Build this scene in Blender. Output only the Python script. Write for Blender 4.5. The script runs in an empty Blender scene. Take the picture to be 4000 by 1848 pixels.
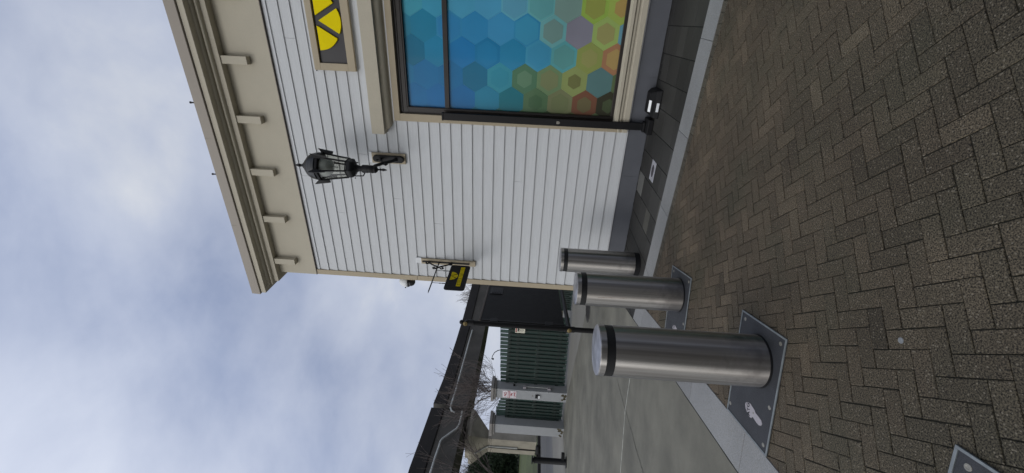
import bpy, bmesh, math, random
from mathutils import Vector, Matrix
random.seed(7)
sc = bpy.context.scene
R_ = math.radians
# ------------------------------------------------------------------ camera
H = 1.65; F = 1617.7; PITCH = 0.030376; ROLL = -0.061092
fwd = Vector((0, math.cos(PITCH), math.sin(PITCH)))
rt0 = Vector((1, 0, 0)); dn0 = fwd.cross(rt0)
cr, sr = math.cos(ROLL), math.sin(ROLL)
RT = cr*rt0 + sr*dn0; DN = -sr*rt0 + cr*dn0
cd = bpy.data.cameras.new("camera"); cam = bpy.data.objects.new("camera", cd)
sc.collection.objects.link(cam)
cd.sensor_fit = 'HORIZONTAL'; cd.sensor_width = 36; cd.lens = 36*F/4000
cd.clip_start = 0.05; cd.clip_end = 2000
# the phone was held upright while the picture is stored on its side: image right = world down
m = Matrix((( DN.x, RT.x, -fwd.x, 0), (DN.y, RT.y, -fwd.y, 0), (DN.z, RT.z, -fwd.z, H), (0, 0, 0, 1)))
cam.matrix_world = m
sc.camera = cam
sc.render.resolution_x = 1024; sc.render.resolution_y = 473
# ------------------------------------------------------------------ world
SUN_AZ = R_(232); SUN_EL = R_(34)
wd = bpy.data.worlds.new("World"); sc.world = wd; wd.use_nodes = True
nt = wd.node_tree; nt.nodes.clear()
def N(nt, t, **k):
    n = nt.nodes.new(t)
    for a, b in k.items(): setattr(n, a, b)
    return n
L = nt.links.new
out = N(nt, 'ShaderNodeOutputWorld'); mixs = N(nt, 'ShaderNodeMixShader')
b1 = N(nt, 'ShaderNodeBackground'); b2 = N(nt, 'ShaderNodeBackground')
sky = N(nt, 'ShaderNodeTexSky', sky_type='NISHITA'); sky.sun_disc = False
sky.sun_elevation = SUN_EL; sky.sun_rotation = SUN_AZ
L(sky.outputs[0], b1.inputs[0]); b1.inputs[1].default_value = 0.07
tc = N(nt, 'ShaderNodeTexCoord')
mp = N(nt, 'ShaderNodeMapping'); mp.inputs['Scale'].default_value = (1, 1, 1.7); mp.inputs['Location'].default_value = (5.2, 1.4, 2.1)
L(tc.outputs['Generated'], mp.inputs[0])
n1 = N(nt, 'ShaderNodeTexNoise'); n1.inputs['Scale'].default_value = 1.35; n1.inputs['Detail'].default_value = 7; n1.inputs['Roughness'].default_value = .52; n1.inputs['Distortion'].default_value = .35
L(mp.outputs[0], n1.inputs['Vector'])
cr1 = N(nt, 'ShaderNodeValToRGB')
e = cr1.color_ramp.elements
e[0].position = .33; e[0].color = (.30, .36, .52, 1)
e[1].position = .68; e[1].color = (.68, .71, .77, 1)
q = cr1.color_ramp.elements.new(.45); q.color = (.42, .475, .62, 1)
q = cr1.color_ramp.elements.new(.56); q.color = (.52, .57, .695, 1)
n2 = N(nt, 'ShaderNodeTexNoise'); n2.inputs['Scale'].default_value = 4.2; n2.inputs['Detail'].default_value = 9; n2.inputs['Roughness'].default_value = .55; n2.inputs['Distortion'].default_value = .25
L(mp.outputs[0], n2.inputs['Vector'])
pf = N(nt, 'ShaderNodeMath', operation='MULTIPLY_ADD'); pf.inputs[1].default_value = .32; pf.inputs[2].default_value = -.16; L(n2.outputs[0], pf.inputs[0])
pa = N(nt, 'ShaderNodeMath', operation='ADD'); L(n1.outputs[0], pa.inputs[0]); L(pf.outputs[0], pa.inputs[1])
sz = N(nt, 'ShaderNodeSeparateXYZ'); L(tc.outputs['Generated'], sz.inputs[0])
hz = N(nt, 'ShaderNodeMath', operation='MULTIPLY_ADD'); hz.inputs[1].default_value = -.20; hz.inputs[2].default_value = .10; L(sz.outputs['Z'], hz.inputs[0])
ph_ = N(nt, 'ShaderNodeMath', operation='ADD'); L(pa.outputs[0], ph_.inputs[0]); L(hz.outputs[0], ph_.inputs[1]); L(ph_.outputs[0], cr1.inputs[0])
# brighter cloud where the sun stands behind the veil
sd = Vector((math.sin(SUN_AZ)*math.cos(SUN_EL), math.cos(SUN_AZ)*math.cos(SUN_EL), math.sin(SUN_EL)))
dp = N(nt, 'ShaderNodeVectorMath', operation='DOT_PRODUCT'); dp.inputs[1].default_value = sd
L(tc.outputs['Generated'], dp.inputs[0])
mr = N(nt, 'ShaderNodeMapRange'); mr.interpolation_type = 'SMOOTHSTEP'
mr.inputs['From Min'].default_value = -.1; mr.inputs['From Max'].default_value = 1
mr.inputs['To Min'].default_value = 1.0; mr.inputs['To Max'].default_value = 2.2
L(dp.outputs['Value'], mr.inputs['Value']); L(mr.outputs[0], b2.inputs[1])
mr3 = N(nt, 'ShaderNodeMapRange'); mr3.inputs['From Min'].default_value = .1; mr3.inputs['From Max'].default_value = .8; L(dp.outputs['Value'], mr3.inputs['Value'])
wm = N(nt, 'ShaderNodeMix', data_type='RGBA'); L(mr3.outputs[0], wm.inputs[0]); L(cr1.outputs[0], wm.inputs[6]); wm.inputs[7].default_value = (.60, .61, .63, 1)
L(wm.outputs[2], b2.inputs[0])
mixs.inputs[0].default_value = .96
L(b1.outputs[0], mixs.inputs[1]); L(b2.outputs[0], mixs.inputs[2]); L(mixs.outputs[0], out.inputs[0])
# ------------------------------------------------------------------ sun
sl = bpy.data.lights.new("sun", 'SUN'); so = bpy.data.objects.new("sun", sl); sc.collection.objects.link(so)
sl.energy = .62; sl.angle = R_(22); sl.color = (1, .97, .93)
so.rotation_euler = (-sd).to_track_quat('-Z', 'Y').to_euler()
sc.view_settings.view_transform = 'Standard'; sc.view_settings.look = 'None'
sc.view_settings.exposure = 0.0; sc.view_settings.gamma = 1

# ------------------------------------------------------------------ materials
def mat(name, col, rough=.7, metal=0, var=.12, scale=6, bump=0, bscale=60, stretch=(1, 1, 1), fine=0, fscale=300, spec=.4, col2=None, det=5, coat=0):
    mt = bpy.data.materials.new(name); mt.use_nodes = True
    t = mt.node_tree; p = t.nodes['Principled BSDF']; l = t.links.new
    p.inputs['Roughness'].default_value = rough; p.inputs['Metallic'].default_value = metal
    p.inputs['Specular IOR Level'].default_value = spec
    p.inputs['Coat Weight'].default_value = coat
    c = tuple(col)+(1,)
    tc = N(t, 'ShaderNodeTexCoord'); mp = N(t, 'ShaderNodeMapping'); mp.inputs['Scale'].default_value = stretch
    l(tc.outputs['Object'], mp.inputs[0])
    n = N(t, 'ShaderNodeTexNoise'); n.inputs['Scale'].default_value = scale; n.inputs['Detail'].default_value = det; n.inputs['Roughness'].default_value = .62
    l(mp.outputs[0], n.inputs['Vector'])
    r = N(t, 'ShaderNodeValToRGB'); e = r.color_ramp.elements
    e[0].position = .3; e[1].position = .7
    lo = tuple(max(0, x*(1-var)) for x in col)+(1,); hi = tuple(x*(1+var) for x in (col2 or col))+(1,)
    e[0].color = lo; e[1].color = hi
    l(n.outputs[0], r.inputs[0]); last = r.outputs[0]
    if fine:
        f = N(t, 'ShaderNodeTexNoise'); f.inputs['Scale'].default_value = fscale; f.inputs['Detail'].default_value = 2
        l(mp.outputs[0], f.inputs['Vector'])
        mr = N(t, 'ShaderNodeMapRange'); mr.inputs['From Min'].default_value = .3; mr.inputs['From Max'].default_value = .7
        mr.inputs['To Min'].default_value = 1-fine; mr.inputs['To Max'].default_value = 1+fine
        l(f.outputs[0], mr.inputs['Value'])
        mx = N(t, 'ShaderNodeVectorMath', operation='MULTIPLY'); l(last, mx.inputs[0]); l(mr.outputs[0], mx.inputs[1]); last = mx.outputs[0]
    l(last, p.inputs['Base Color'])
    mr2 = N(t, 'ShaderNodeMapRange'); mr2.inputs['To Min'].default_value = max(0, rough-.1); mr2.inputs['To Max'].default_value = min(1, rough+.1)
    l(n.outputs[0], mr2.inputs['Value']); l(mr2.outputs[0], p.inputs['Roughness'])
    if bump:
        b = N(t, 'ShaderNodeBump'); b.inputs['Strength'].default_value = bump; b.inputs['Distance'].default_value = .01
        g = N(t, 'ShaderNodeTexNoise'); g.inputs['Scale'].default_value = bscale; g.inputs['Detail'].default_value = 4
        l(mp.outputs[0], g.inputs['Vector']); l(g.outputs[0], b.inputs['Height']); l(b.outputs[0], p.inputs['Normal'])
    return mt
M = {}
M['siding'] = mat('siding_paint', (.50, .515, .53), .62, var=.055, scale=5, bump=.25, bscale=30, stretch=(.6, 6, 14), fine=.06, fscale=60)
M['beige'] = mat('beige_paint', (.43, .395, .315), .75, var=.04, scale=3, bump=.12, bscale=150, fine=.07, fscale=240)
M['tan'] = mat('tan_paint', (.37, .315, .225), .7, var=.05, scale=4, bump=.1, bscale=150, fine=.06, fscale=240)
M['capmetal'] = mat('cap_flashing', (.25, .22, .185), .5, var=.05, scale=2)
M['flash'] = mat('white_flashing', (.55, .56, .58), .5, var=.05)
M['found'] = mat('foundation_paint', (.095, .10, .115), .8, var=.1, scale=3, bump=.2, bscale=120, fine=.12)
M['bronze'] = mat('bronze_frame', (.022, .018, .016), .4, var=.15)
M['black'] = mat('black_metal', (.006, .006, .007), .5, var=.2, scale=8, bump=.05, spec=.25)
M['blackmatte'] = mat('black_matte', (.006, .006, .007), .65, var=.2, scale=8, spec=.25)
M['steelpl'] = mat('plate_coating', (.030, .032, .037), .6, var=.3, scale=7, fine=.35, fscale=350, bump=.25, bscale=400)
M['plrim'] = mat('plate_rim', (.19, .21, .22), .5, metal=.3, var=.2, scale=30)
M['badge'] = mat('badge_metal', (.36, .34, .36), .5, metal=.2, var=.1, scale=40)
M['screw'] = mat('screw_metal', (.25, .24, .21), .45, metal=.5, var=.2, scale=80)
M['yellow'] = mat('yellow_face', (.74, .60, .004), .6, var=.03, fine=.04, spec=.05)
M['yellowdim'] = mat('yellow_vinyl', (.55, .43, .01), .6, var=.06, fine=.05, spec=.05)
M['signblack'] = mat('sign_black', (.020, .018, .020), .4, var=.15, scale=4)
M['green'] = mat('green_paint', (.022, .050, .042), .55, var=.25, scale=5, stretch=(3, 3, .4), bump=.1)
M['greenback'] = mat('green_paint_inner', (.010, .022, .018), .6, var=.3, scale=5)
M['pillar'] = mat('pillar_render', (.27, .28, .29), .8, var=.06, scale=5, bump=.15, fine=.08)
M['pillarcap'] = mat('pillar_cap', (.20, .19, .18), .8, var=.1, scale=5)
M['conc'] = mat('pier_concrete', (.31, .285, .235), .9, var=.22, scale=1.2, bump=.2, bscale=20)
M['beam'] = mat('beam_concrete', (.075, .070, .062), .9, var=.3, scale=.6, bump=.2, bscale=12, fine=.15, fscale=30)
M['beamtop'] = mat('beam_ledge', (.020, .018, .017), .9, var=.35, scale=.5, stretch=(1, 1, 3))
M['pipe'] = mat('white_conduit', (.42, .43, .41), .5, var=.1, scale=3)
M['white'] = mat('white_plastic', (.60, .62, .64), .4, var=.03)
M['whitebright'] = mat('reflective_label', (.85, .86, .86), .4, var=.03)
M['darkglass'] = mat('dark_dome', (.02, .02, .024), .12, var=.05, spec=.6)
M['cream'] = mat('cream_board', (.30, .27, .20), .8, var=.1)
M['signred'] = mat('sign_red', (.30, .05, .06), .5, var=.05)
M['signwhite'] = mat('sign_white', (.62, .63, .66), .5, var=.03)
M['signcream'] = mat('sign_cream', (.62, .60, .50), .5, var=.03)
M['bark'] = mat('bark', (.085, .07, .065), .9, var=.3, scale=20)
M['leaf'] = mat('needles', (.020, .035, .016), .8, var=.6, scale=1.5)
M['brass'] = mat('old_brass', (.16, .12, .05), .5, metal=.4, var=.3, scale=30)
M['padd'] = mat('grime_and_shadow', (.008, .008, .008), .8, var=.2)  # wall foot grime, also the painted shadow beside the bait box
M['ledger'] = mat('panel_trim', (.09, .075, .065), .6, var=.2)

def glass(name, col=(1, 1, 1), rough=.03):
    mt = bpy.data.materials.new(name); mt.use_nodes = True; t = mt.node_tree; t.nodes.clear()
    o = N(t, 'ShaderNodeOutputMaterial'); a = N(t, 'ShaderNodeBsdfTransparent'); g = N(t, 'ShaderNodeBsdfGlossy'); mx = N(t, 'ShaderNodeMixShader'); fr = N(t, 'ShaderNodeFresnel')
    a.inputs[0].default_value = col+(1,); g.inputs['Roughness'].default_value = rough; g.inputs[0].default_value = (.8, .8, .8, 1); fr.inputs[0].default_value = 1.6
    mx.inputs[0].default_value = .07; t.links.new(a.outputs[0], mx.inputs[1]); t.links.new(g.outputs[0], mx.inputs[2]); t.links.new(mx.outputs[0], o.inputs[0])
    return mt
M['glass'] = glass('lantern_glass', (.80, .80, .76))

def steel():
    mt = bpy.data.materials.new('brushed_steel'); mt.use_nodes = True; t = mt.node_tree; p = t.nodes['Principled BSDF']; l = t.links.new
    p.inputs['Metallic'].default_value = 1
    p.inputs['Anisotropic'].default_value = 1.0; p.inputs['Anisotropic Rotation'].default_value = .25
    tg = N(t, 'ShaderNodeTangent', direction_type='RADIAL', axis='Z'); l(tg.outputs[0], p.inputs['Tangent'])
    tc = N(t, 'ShaderNodeTexCoord')
    mp = N(t, 'ShaderNodeMapping'); mp.inputs['Scale'].default_value = (20, 20, .25); l(tc.outputs['Object'], mp.inputs[0])
    n = N(t, 'ShaderNodeTexNoise'); n.inputs['Scale'].default_value = 1.3; n.inputs['Detail'].default_value = 4; l(mp.outputs[0], n.inputs['Vector'])
    mp2 = N(t, 'ShaderNodeMapping'); mp2.inputs['Scale'].default_value = (1, 1, 60); l(tc.outputs['Object'], mp2.inputs[0])
    n2 = N(t, 'ShaderNodeTexNoise'); n2.inputs['Scale'].default_value = 7; n2.inputs['Detail'].default_value = 5; l(mp2.outputs[0], n2.inputs['Vector'])
    # dirt splashed up from the ground
    sp = N(t, 'ShaderNodeSeparateXYZ'); l(tc.outputs['Object'], sp.inputs[0])
    n3 = N(t, 'ShaderNodeTexNoise'); n3.inputs['Scale'].default_value = 9; n3.inputs['Detail'].default_value = 6; l(tc.outputs['Object'], n3.inputs['Vector'])
    a = N(t, 'ShaderNodeMath', operation='MULTIPLY_ADD'); a.inputs[1].default_value = -.9; l(n3.outputs[0], a.inputs[0]); l(sp.outputs['Z'], a.inputs[2])
    mr = N(t, 'ShaderNodeMapRange'); mr.inputs['From Min'].default_value = -.44; mr.inputs['From Max'].default_value = -.10; mr.inputs['To Min'].default_value = 1; mr.inputs['To Max'].default_value = 0
    l(a.outputs[0], mr.inputs['Value'])
    r = N(t, 'ShaderNodeValToRGB'); e = r.color_ramp.elements; e[0].position = .3; e[1].position = .7; e[0].color = (.22, .205, .19, 1); e[1].color = (.45, .435, .415, 1)
    l(n.outputs[0], r.inputs[0])
    mx = N(t, 'ShaderNodeMix', data_type='RGBA'); l(r.outputs[0], mx.inputs[6]); mx.inputs[7].default_value = (.14, .13, .125, 1)
    g = N(t, 'ShaderNodeMath', operation='MULTIPLY'); g.inputs[1].default_value = .72; l(mr.outputs[0], g.inputs[0]); l(g.outputs[0], mx.inputs[0])
    l(mx.outputs[2], p.inputs['Base Color'])
    rr = N(t, 'ShaderNodeMapRange'); rr.inputs['To Min'].default_value = .30; rr.inputs['To Max'].default_value = .42; l(n2.outputs[0], rr.inputs['Value'])
    ad = N(t, 'ShaderNodeMath', operation='MULTIPLY_ADD'); ad.inputs[1].default_value = .2; l(mr.outputs[0], ad.inputs[0]); l(rr.outputs[0], ad.inputs[2]); l(ad.outputs[0], p.inputs['Roughness'])
    b = N(t, 'ShaderNodeBump'); b.inputs['Strength'].default_value = .12; b.inputs['Distance'].default_value = .002; l(n2.outputs[0], b.inputs['Height']); l(b.outputs[0], p.inputs['Normal'])
    return mt
M['steel'] = steel()
M['scrape'] = mat('rusty_scrape', (.22, .12, .085), .7, var=.6, scale=60)
M['bandblack'] = mat('bollard_band', (.008, .008, .009), .5, var=.1)

def attr_mat(name, attr='tone', rough=.75, speck=.5, sscale=230, big=.25, metal=0, moss=0, coat=0, bump=.3, bscale=260):
    mt = bpy.data.materials.new(name); mt.use_nodes = True; t = mt.node_tree; p = t.nodes['Principled BSDF']; l = t.links.new
    p.inputs['Roughness'].default_value = rough; p.inputs['Coat Weight'].default_value = coat; p.inputs['Coat Roughness'].default_value = .05
    p.inputs['Specular IOR Level'].default_value = .3
    at = N(t, 'ShaderNodeAttribute', attribute_name=attr)
    tc = N(t, 'ShaderNodeTexCoord'); last = at.outputs['Color']
    def mul(src, scale, lo, hi, det=3, a=.3, b=.7):
        n = N(t, 'ShaderNodeTexNoise'); n.inputs['Scale'].default_value = scale; n.inputs['Detail'].default_value = det; l(tc.outputs['Object'], n.inputs['Vector'])
        mr = N(t, 'ShaderNodeMapRange'); mr.inputs['From Min'].default_value = a; mr.inputs['From Max'].default_value = b; mr.inputs['To Min'].default_value = lo; mr.inputs['To Max'].default_value = hi
        l(n.outputs[0], mr.inputs['Value']); v = N(t, 'ShaderNodeVectorMath', operation='MULTIPLY'); l(src, v.inputs[0]); l(mr.outputs[0], v.inputs[1]); return v.outputs[0]
    if big: last = mul(last, 1.1, 1-big, 1+big, 5)
    if moss:
        n = N(t, 'ShaderNodeTexNoise'); n.inputs['Scale'].default_value = 1.7; n.inputs['Detail'].default_value = 6; l(tc.outputs['Object'], n.inputs['Vector'])
        mr = N(t, 'ShaderNodeMapRange'); mr.inputs['From Min'].default_value = .48; mr.inputs['From Max'].default_value = .66; mr.inputs['To Max'].default_value = moss; l(n.outputs[0], mr.inputs['Value'])
        mx = N(t, 'ShaderNodeMix', data_type='RGBA'); l(mr.outputs[0], mx.inputs[0]); l(last, mx.inputs[6]); mx.inputs[7].default_value = (.043, .040, .026, 1); last = mx.outputs[2]
    if speck:
        last = mul(last, sscale, 1-speck, 1+speck, 2, .35, .65)
        v = N(t, 'ShaderNodeTexVoronoi'); v.inputs['Scale'].default_value = 85; l(tc.outputs['Object'], v.inputs['Vector'])
        s1 = N(t, 'ShaderNodeSeparateColor'); l(v.outputs['Color'], s1.inputs[0])
        g1 = N(t, 'ShaderNodeMath', operation='GREATER_THAN'); g1.inputs[1].default_value = .74; l(s1.outputs[0], g1.inputs[0])
        g2 = N(t, 'ShaderNodeMath', operation='LESS_THAN'); g2.inputs[1].default_value = .3; l(v.outputs['Distance'], g2.inputs[0])
        g3 = N(t, 'ShaderNodeMath', operation='MULTIPLY'); l(g1.outputs[0], g3.inputs[0]); l(g2.outputs[0], g3.inputs[1])
        g4 = N(t, 'ShaderNodeMath', operation='MULTIPLY'); g4.inputs[1].default_value = .55; l(g3.outputs[0], g4.inputs[0])
        mx = N(t, 'ShaderNodeMix', data_type='RGBA'); l(g4.outputs[0], mx.inputs[0]); l(last, mx.inputs[6]); mx.inputs[7].default_value = (.20, .175, .135, 1); last = mx.outputs[2]
    l(last, p.inputs['Base Color'])
    if bump:
        b = N(t, 'ShaderNodeBump'); b.inputs['Strength'].default_value = bump; b.inputs['Distance'].default_value = .004
        g = N(t, 'ShaderNodeTexNoise'); g.inputs['Scale'].default_value = bscale; g.inputs['Detail'].default_value = 3; l(tc.outputs['Object'], g.inputs['Vector']); l(g.outputs[0], b.inputs['Height']); l(b.outputs[0], p.inputs['Normal'])
    return mt
M['brick'] = attr_mat('paver_brick', moss=.6, speck=.85, big=.32, bump=.8, bscale=150, sscale=165)
M['slab'] = attr_mat('dark_slab', speck=0, big=.3, bump=.25, bscale=90, rough=.6)
M['granite'] = attr_mat('granite_band', speck=.22, sscale=180, big=.14, bump=.15, bscale=300, rough=.7)
M['film'] = attr_mat('window_film', speck=0, big=.12, bump=0, rough=.35, coat=.12)
M['joint'] = mat('paver_joint', (.016, .0155, .010), .95, var=.4, scale=30)
M['slabjoint'] = mat('slab_joint', (.010, .010, .009), .95, var=.4, scale=30)

def concrete():
    mt = mat('alley_concrete', (.128, .124, .102), .78, var=.30, scale=1.3, bump=.25, bscale=130, fine=.13, fscale=170, det=9)
    t = mt.node_tree; p = t.nodes['Principled BSDF']; l = t.links.new
    src = p.inputs['Base Color'].links[0].from_socket
    tc = N(t, 'ShaderNodeTexCoord'); mp = N(t, 'ShaderNodeMapping'); mp.inputs['Scale'].default_value = (.35, 1.1, 1); mp.inputs['Rotation'].default_value = (0, 0, R_(12))
    l(tc.outputs['Object'], mp.inputs[0])
    n = N(t, 'ShaderNodeTexNoise'); n.inputs['Scale'].default_value = 1.5; n.inputs['Detail'].default_value = 7; n.inputs['Distortion'].default_value = .8; l(mp.outputs[0], n.inputs['Vector'])
    mr = N(t, 'ShaderNodeMapRange'); mr.inputs['From Min'].default_value = .3; mr.inputs['From Max'].default_value = .7; mr.inputs['To Min'].default_value = .88; mr.inputs['To Max'].default_value = 1.1
    l(n.outputs[0], mr.inputs['Value']); v = N(t, 'ShaderNodeVectorMath', operation='MULTIPLY'); l(src, v.inputs[0]); l(mr.outputs[0], v.inputs[1]); l(v.outputs[0], p.inputs['Base Color'])
    return mt
M['concrete'] = concrete()
M['pavelight'] = mat('pavement_light', (.17, .165, .15), .85, var=.12, scale=.6, fine=.1, fscale=30)
M['roadgrey'] = mat('road_asphalt', (.112, .113, .116), .85, var=.1, scale=.5, fine=.1, fscale=30)
M['line'] = mat('joint_sealant', (.55, .55, .50), .8, var=.4, scale=12)
M['crack'] = mat('crack', (.05, .048, .042), .9, var=.3, scale=12)
M['grass'] = mat('grass_blades', (.050, .066, .020), .9, var=.45, scale=.8, bump=.5, bscale=30, fine=.3, fscale=14)
M['earth'] = mat('earth', (.07, .066, .055), .95, var=.3, scale=.3)
M['kerbdark'] = mat('dark_kerb', (.02, .018, .017), .8, var=.2)

# ------------------------------------------------------------------ mesh helper
class MB:
    def __init__(s, T=None): s.v = []; s.f = []; s.m = []; s.c = []; s.T = T; s.mi = 0; s.col = None; s.smooth = False
    def add(s, vs, fs):
        b = len(s.v)
        for v in vs:
            v = Vector(v); s.v.append(s.T @ v if s.T else v)
        for f in fs: s.f.append([b+i for i in f]); s.m.append(s.mi); s.c.append(s.col)
        return s
    def box(s, x0, x1, y0, y1, z0, z1):
        return s.add([(x0, y0, z0), (x1, y0, z0), (x1, y1, z0), (x0, y1, z0), (x0, y0, z1), (x1, y0, z1), (x1, y1, z1), (x0, y1, z1)],
                     [(0, 3, 2, 1), (4, 5, 6, 7), (0, 1, 5, 4), (1, 2, 6, 5), (2, 3, 7, 6), (3, 0, 4, 7)])
    def prism(s, pts, axis, a0, a1):
        """pts = 2D outline in the plane normal to axis"""
        n = len(pts)
        def mk(p, a):
            if axis == 'x': return (a, p[0], p[1])
            if axis == 'y': return (p[0], a, p[1])
            return (p[0], p[1], a)
        vs = [mk(p, a0) for p in pts]+[mk(p, a1) for p in pts]
        fs = [tuple(range(n-1, -1, -1)), tuple(range(n, 2*n))]+[(i, (i+1) % n, n+(i+1) % n, n+i) for i in range(n)]
        return s.add(vs, fs)
    def frus(s, r0, z0, r1, z1):
        """r = (x0,x1,y0,y1) rectangles"""
        a = [(r0[0], r0[2], z0), (r0[1], r0[2], z0), (r0[1], r0[3], z0), (r0[0], r0[3], z0)]
        b = [(r1[0], r1[2], z1), (r1[1], r1[2], z1), (r1[1], r1[3], z1), (r1[0], r1[3], z1)]
        return s.add(a+b, [(0, 3, 2, 1), (4, 5, 6, 7), (0, 1, 5, 4), (1, 2, 6, 5), (2, 3, 7, 6), (3, 0, 4, 7)])
    def lathe(s, prof, n=32, c=(0, 0), rot=0, zc=0):
        vs = []; fs = []
        for r, z in prof:
            for i in range(n):
                a = rot+2*math.pi*i/n; vs.append((c[0]+r*math.cos(a), c[1]+r*math.sin(a), z+zc))
        for j in range(len(prof)-1):
            for i in range(n):
                k = (i+1) % n; fs.append((j*n+i, j*n+k, (j+1)*n+k, (j+1)*n+i))
        if prof[0][0] > 1e-5: fs.append(tuple(range(n-1, -1, -1)))
        if prof[-1][0] > 1e-5: fs.append(tuple((len(prof)-1)*n+i for i in range(n)))
        return s.add(vs, fs)
    def tube(s, path, r, n=10, taper=None, cap=True):
        P = [Vector(p) for p in path]; vs = []; fs = []; up = None
        for i, p in enumerate(P):
            d = (P[min(i+1, len(P)-1)]-P[max(i-1, 0)]).normalized()
            if up is None: up = Vector((0, 0, 1)) if abs(d.z) < .9 else Vector((1, 0, 0))
            a = d.cross(up).normalized(); b = a.cross(d).normalized(); up = b
            rr = r if taper is None else r+(taper-r)*i/(len(P)-1)
            if isinstance(r, (list, tuple)): rr = r[i]
            for k in range(n):
                t = 2*math.pi*k/n; vs.append(p+a*math.cos(t)*rr+b*math.sin(t)*rr)
        for j in range(len(P)-1):
            for k in range(n):
                k2 = (k+1) % n; fs.append((j*n+k, j*n+k2, (j+1)*n+k2, (j+1)*n+k))
        if cap: fs.append(tuple(range(n-1, -1, -1))); fs.append(tuple((len(P)-1)*n+i for i in range(n)))
        return s.add(vs, fs)
    def build(s, name, mats, parent=None, bevel=0, smooth=False, loc=None, rotz=0):
        me = bpy.data.meshes.new(name); me.from_pydata([tuple(v) for v in s.v], [], s.f)
        if not isinstance(mats, (list, tuple)): mats = [mats]
        for x in mats: me.materials.append(x)
        if len(mats) > 1:
            for p, i in zip(me.polygons, s.m): p.material_index = i
        if any(c is not None for c in s.c):
            at = me.color_attributes.new('tone', 'FLOAT_COLOR', 'CORNER'); k = 0
            for p, c in zip(me.polygons, s.c):
                for _ in p.loop_indices: at.data[k].color = (*(c or (.5, .5, .5)), 1); k += 1
        bm = bmesh.new(); bm.from_mesh(me); bmesh.ops.recalc_face_normals(bm, faces=bm.faces) if not getattr(s, 'keep', False) else None; bm.to_mesh(me); bm.free()
        if smooth:
            for p in me.polygons: p.use_smooth = True
            me.set_sharp_from_angle(angle=R_(38))
        me.update()
        o = bpy.data.objects.new(name, me); sc.collection.objects.link(o)
        if parent: o.parent = parent
        if loc: o.location = loc
        if rotz: o.rotation_euler.z = rotz
        if bevel:
            md = o.modifiers.new('bevel', 'BEVEL'); md.width = bevel; md.segments = 2; md.limit_method = 'ANGLE'; md.angle_limit = R_(40)
        return o
def tag(o, label, cat, group=None):
    o['label'] = label; o['category'] = cat
    if group: o['group'] = group
    return o
def thing(name, label, cat, loc=(0, 0, 0), rotz=0, group=None):
    o = bpy.data.objects.new(name, None); sc.collection.objects.link(o); o.location = loc; o.rotation_euler = (0, 0, rotz)
    o.empty_display_size = .2
    return tag(o, label, cat, group)
def struct(o): o['kind'] = 'structure'; return o

# ------------------------------------------------------------------ frames
Wd = Vector((-.8852, .4652, 0)); Nd = Vector((.4652, .8852, 0)); K0 = 6.003
AW = math.atan2(Wd.y, Wd.x)           # local x = along the wall (leftwards), local y = out of the wall
ORG = Nd*K0
def WP(s, off, z=0): return ORG+Wd*s-Nd*off+Vector((0, 0, z))
def SK(s, k, z=0): return Wd*s+Nd*k+Vector((0, 0, z))
def ray(x, y): return fwd+DN*((x-2000)/F)+RT*((924-y)/F)
def atd(x, y, d):
    """point on the sight line of a measured image point at forward distance d"""
    r = ray(x, y); return Vector((0, 0, H))+r*(d/r.y)

# ================================================================== GROUND
MV = Vector((.985, -.17, 0)).normalized(); MT = Vector((.17, .985, 0)).normalized()   # granite band beside the alley
NV = Vector((.504, .864, 0)).normalized(); NT = Vector((-.864, .504, 0)).normalized()  # granite band along the wall
def clip(poly, n, d, keep_less=True):
    out = []; k = len(poly)
    for i in range(k):
        a, b = poly[i], poly[(i+1) % k]; fa = a.dot(n)-d; fb = b.dot(n)-d
        if not keep_less: fa, fb = -fa, -fb
        if fa <= 0: out.append(a)
        if (fa < 0 < fb) or (fb < 0 < fa): out.append(a+(b-a)*(fa/(fa-fb)))
    return out
def area(p): return abs(sum(p[i].x*p[(i+1) % len(p)].y-p[(i+1) % len(p)].x*p[i].y for i in range(len(p))))/2
def tile(mb, poly, z0, z1, ch, col, tilt=0):
    """paving unit: chamfered top from a convex outline"""
    if len(poly) < 3 or area(poly) < 2e-4: return
    c = sum(poly, Vector())/len(poly); n = len(poly)
    sgn = sum(poly[i].x*poly[(i+1) % n].y-poly[(i+1) % n].x*poly[i].y for i in range(n))
    if sgn < 0: poly = poly[::-1]
    tx, ty = (random.uniform(-tilt, tilt), random.uniform(-tilt, tilt)); dz = random.uniform(-tilt, tilt)*.02
    def top(p, z): return Vector((p.x, p.y, z+dz+(p.x-c.x)*tx+(p.y-c.y)*ty))
    inn = []
    for p in poly:
        d = c-p; l = d.length; inn.append(p+d*min(.5, ch*1.5/max(l, 1e-4)))
    v = [Vector((p.x, p.y, z0)) for p in poly]+[top(p, z1-ch*.7) for p in poly]+[top(p, z1) for p in inn]
    f = [tuple(2*n+i for i in range(n))]+[(n+i, n+(i+1) % n, 2*n+(i+1) % n, 2*n+i) for i in range(n)]+[(i, (i+1) % n, n+(i+1) % n, n+i) for i in range(n)]
    mb.col = col; mb.add(v, f)
def sheet(name, pts, z, m):
    mb = MB(); mb.keep = True; mb.add([Vector((p[0], p[1], z)) for p in pts], [tuple(range(len(pts)))])
    o = mb.build(name, m)
    if o.data.polygons[0].normal.z < 0: o.data.flip_normals()
    return struct(o)
sheet('ground', [(-500, -500), (500, -500), (500, 500), (-500, 500)], -.06, M['earth'])
g_out = 4.375; g_in = 4.705; l_in = -1.772; l_out = -2.100
corner = None
def meet(n1, d1, n2, d2):
    det = n1.x*n2.y-n1.y*n2.x
    return Vector(((d1*n2.y-d2*n1.y)/det, (n1.x*d2-n2.x*d1)/det, 0))
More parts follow.
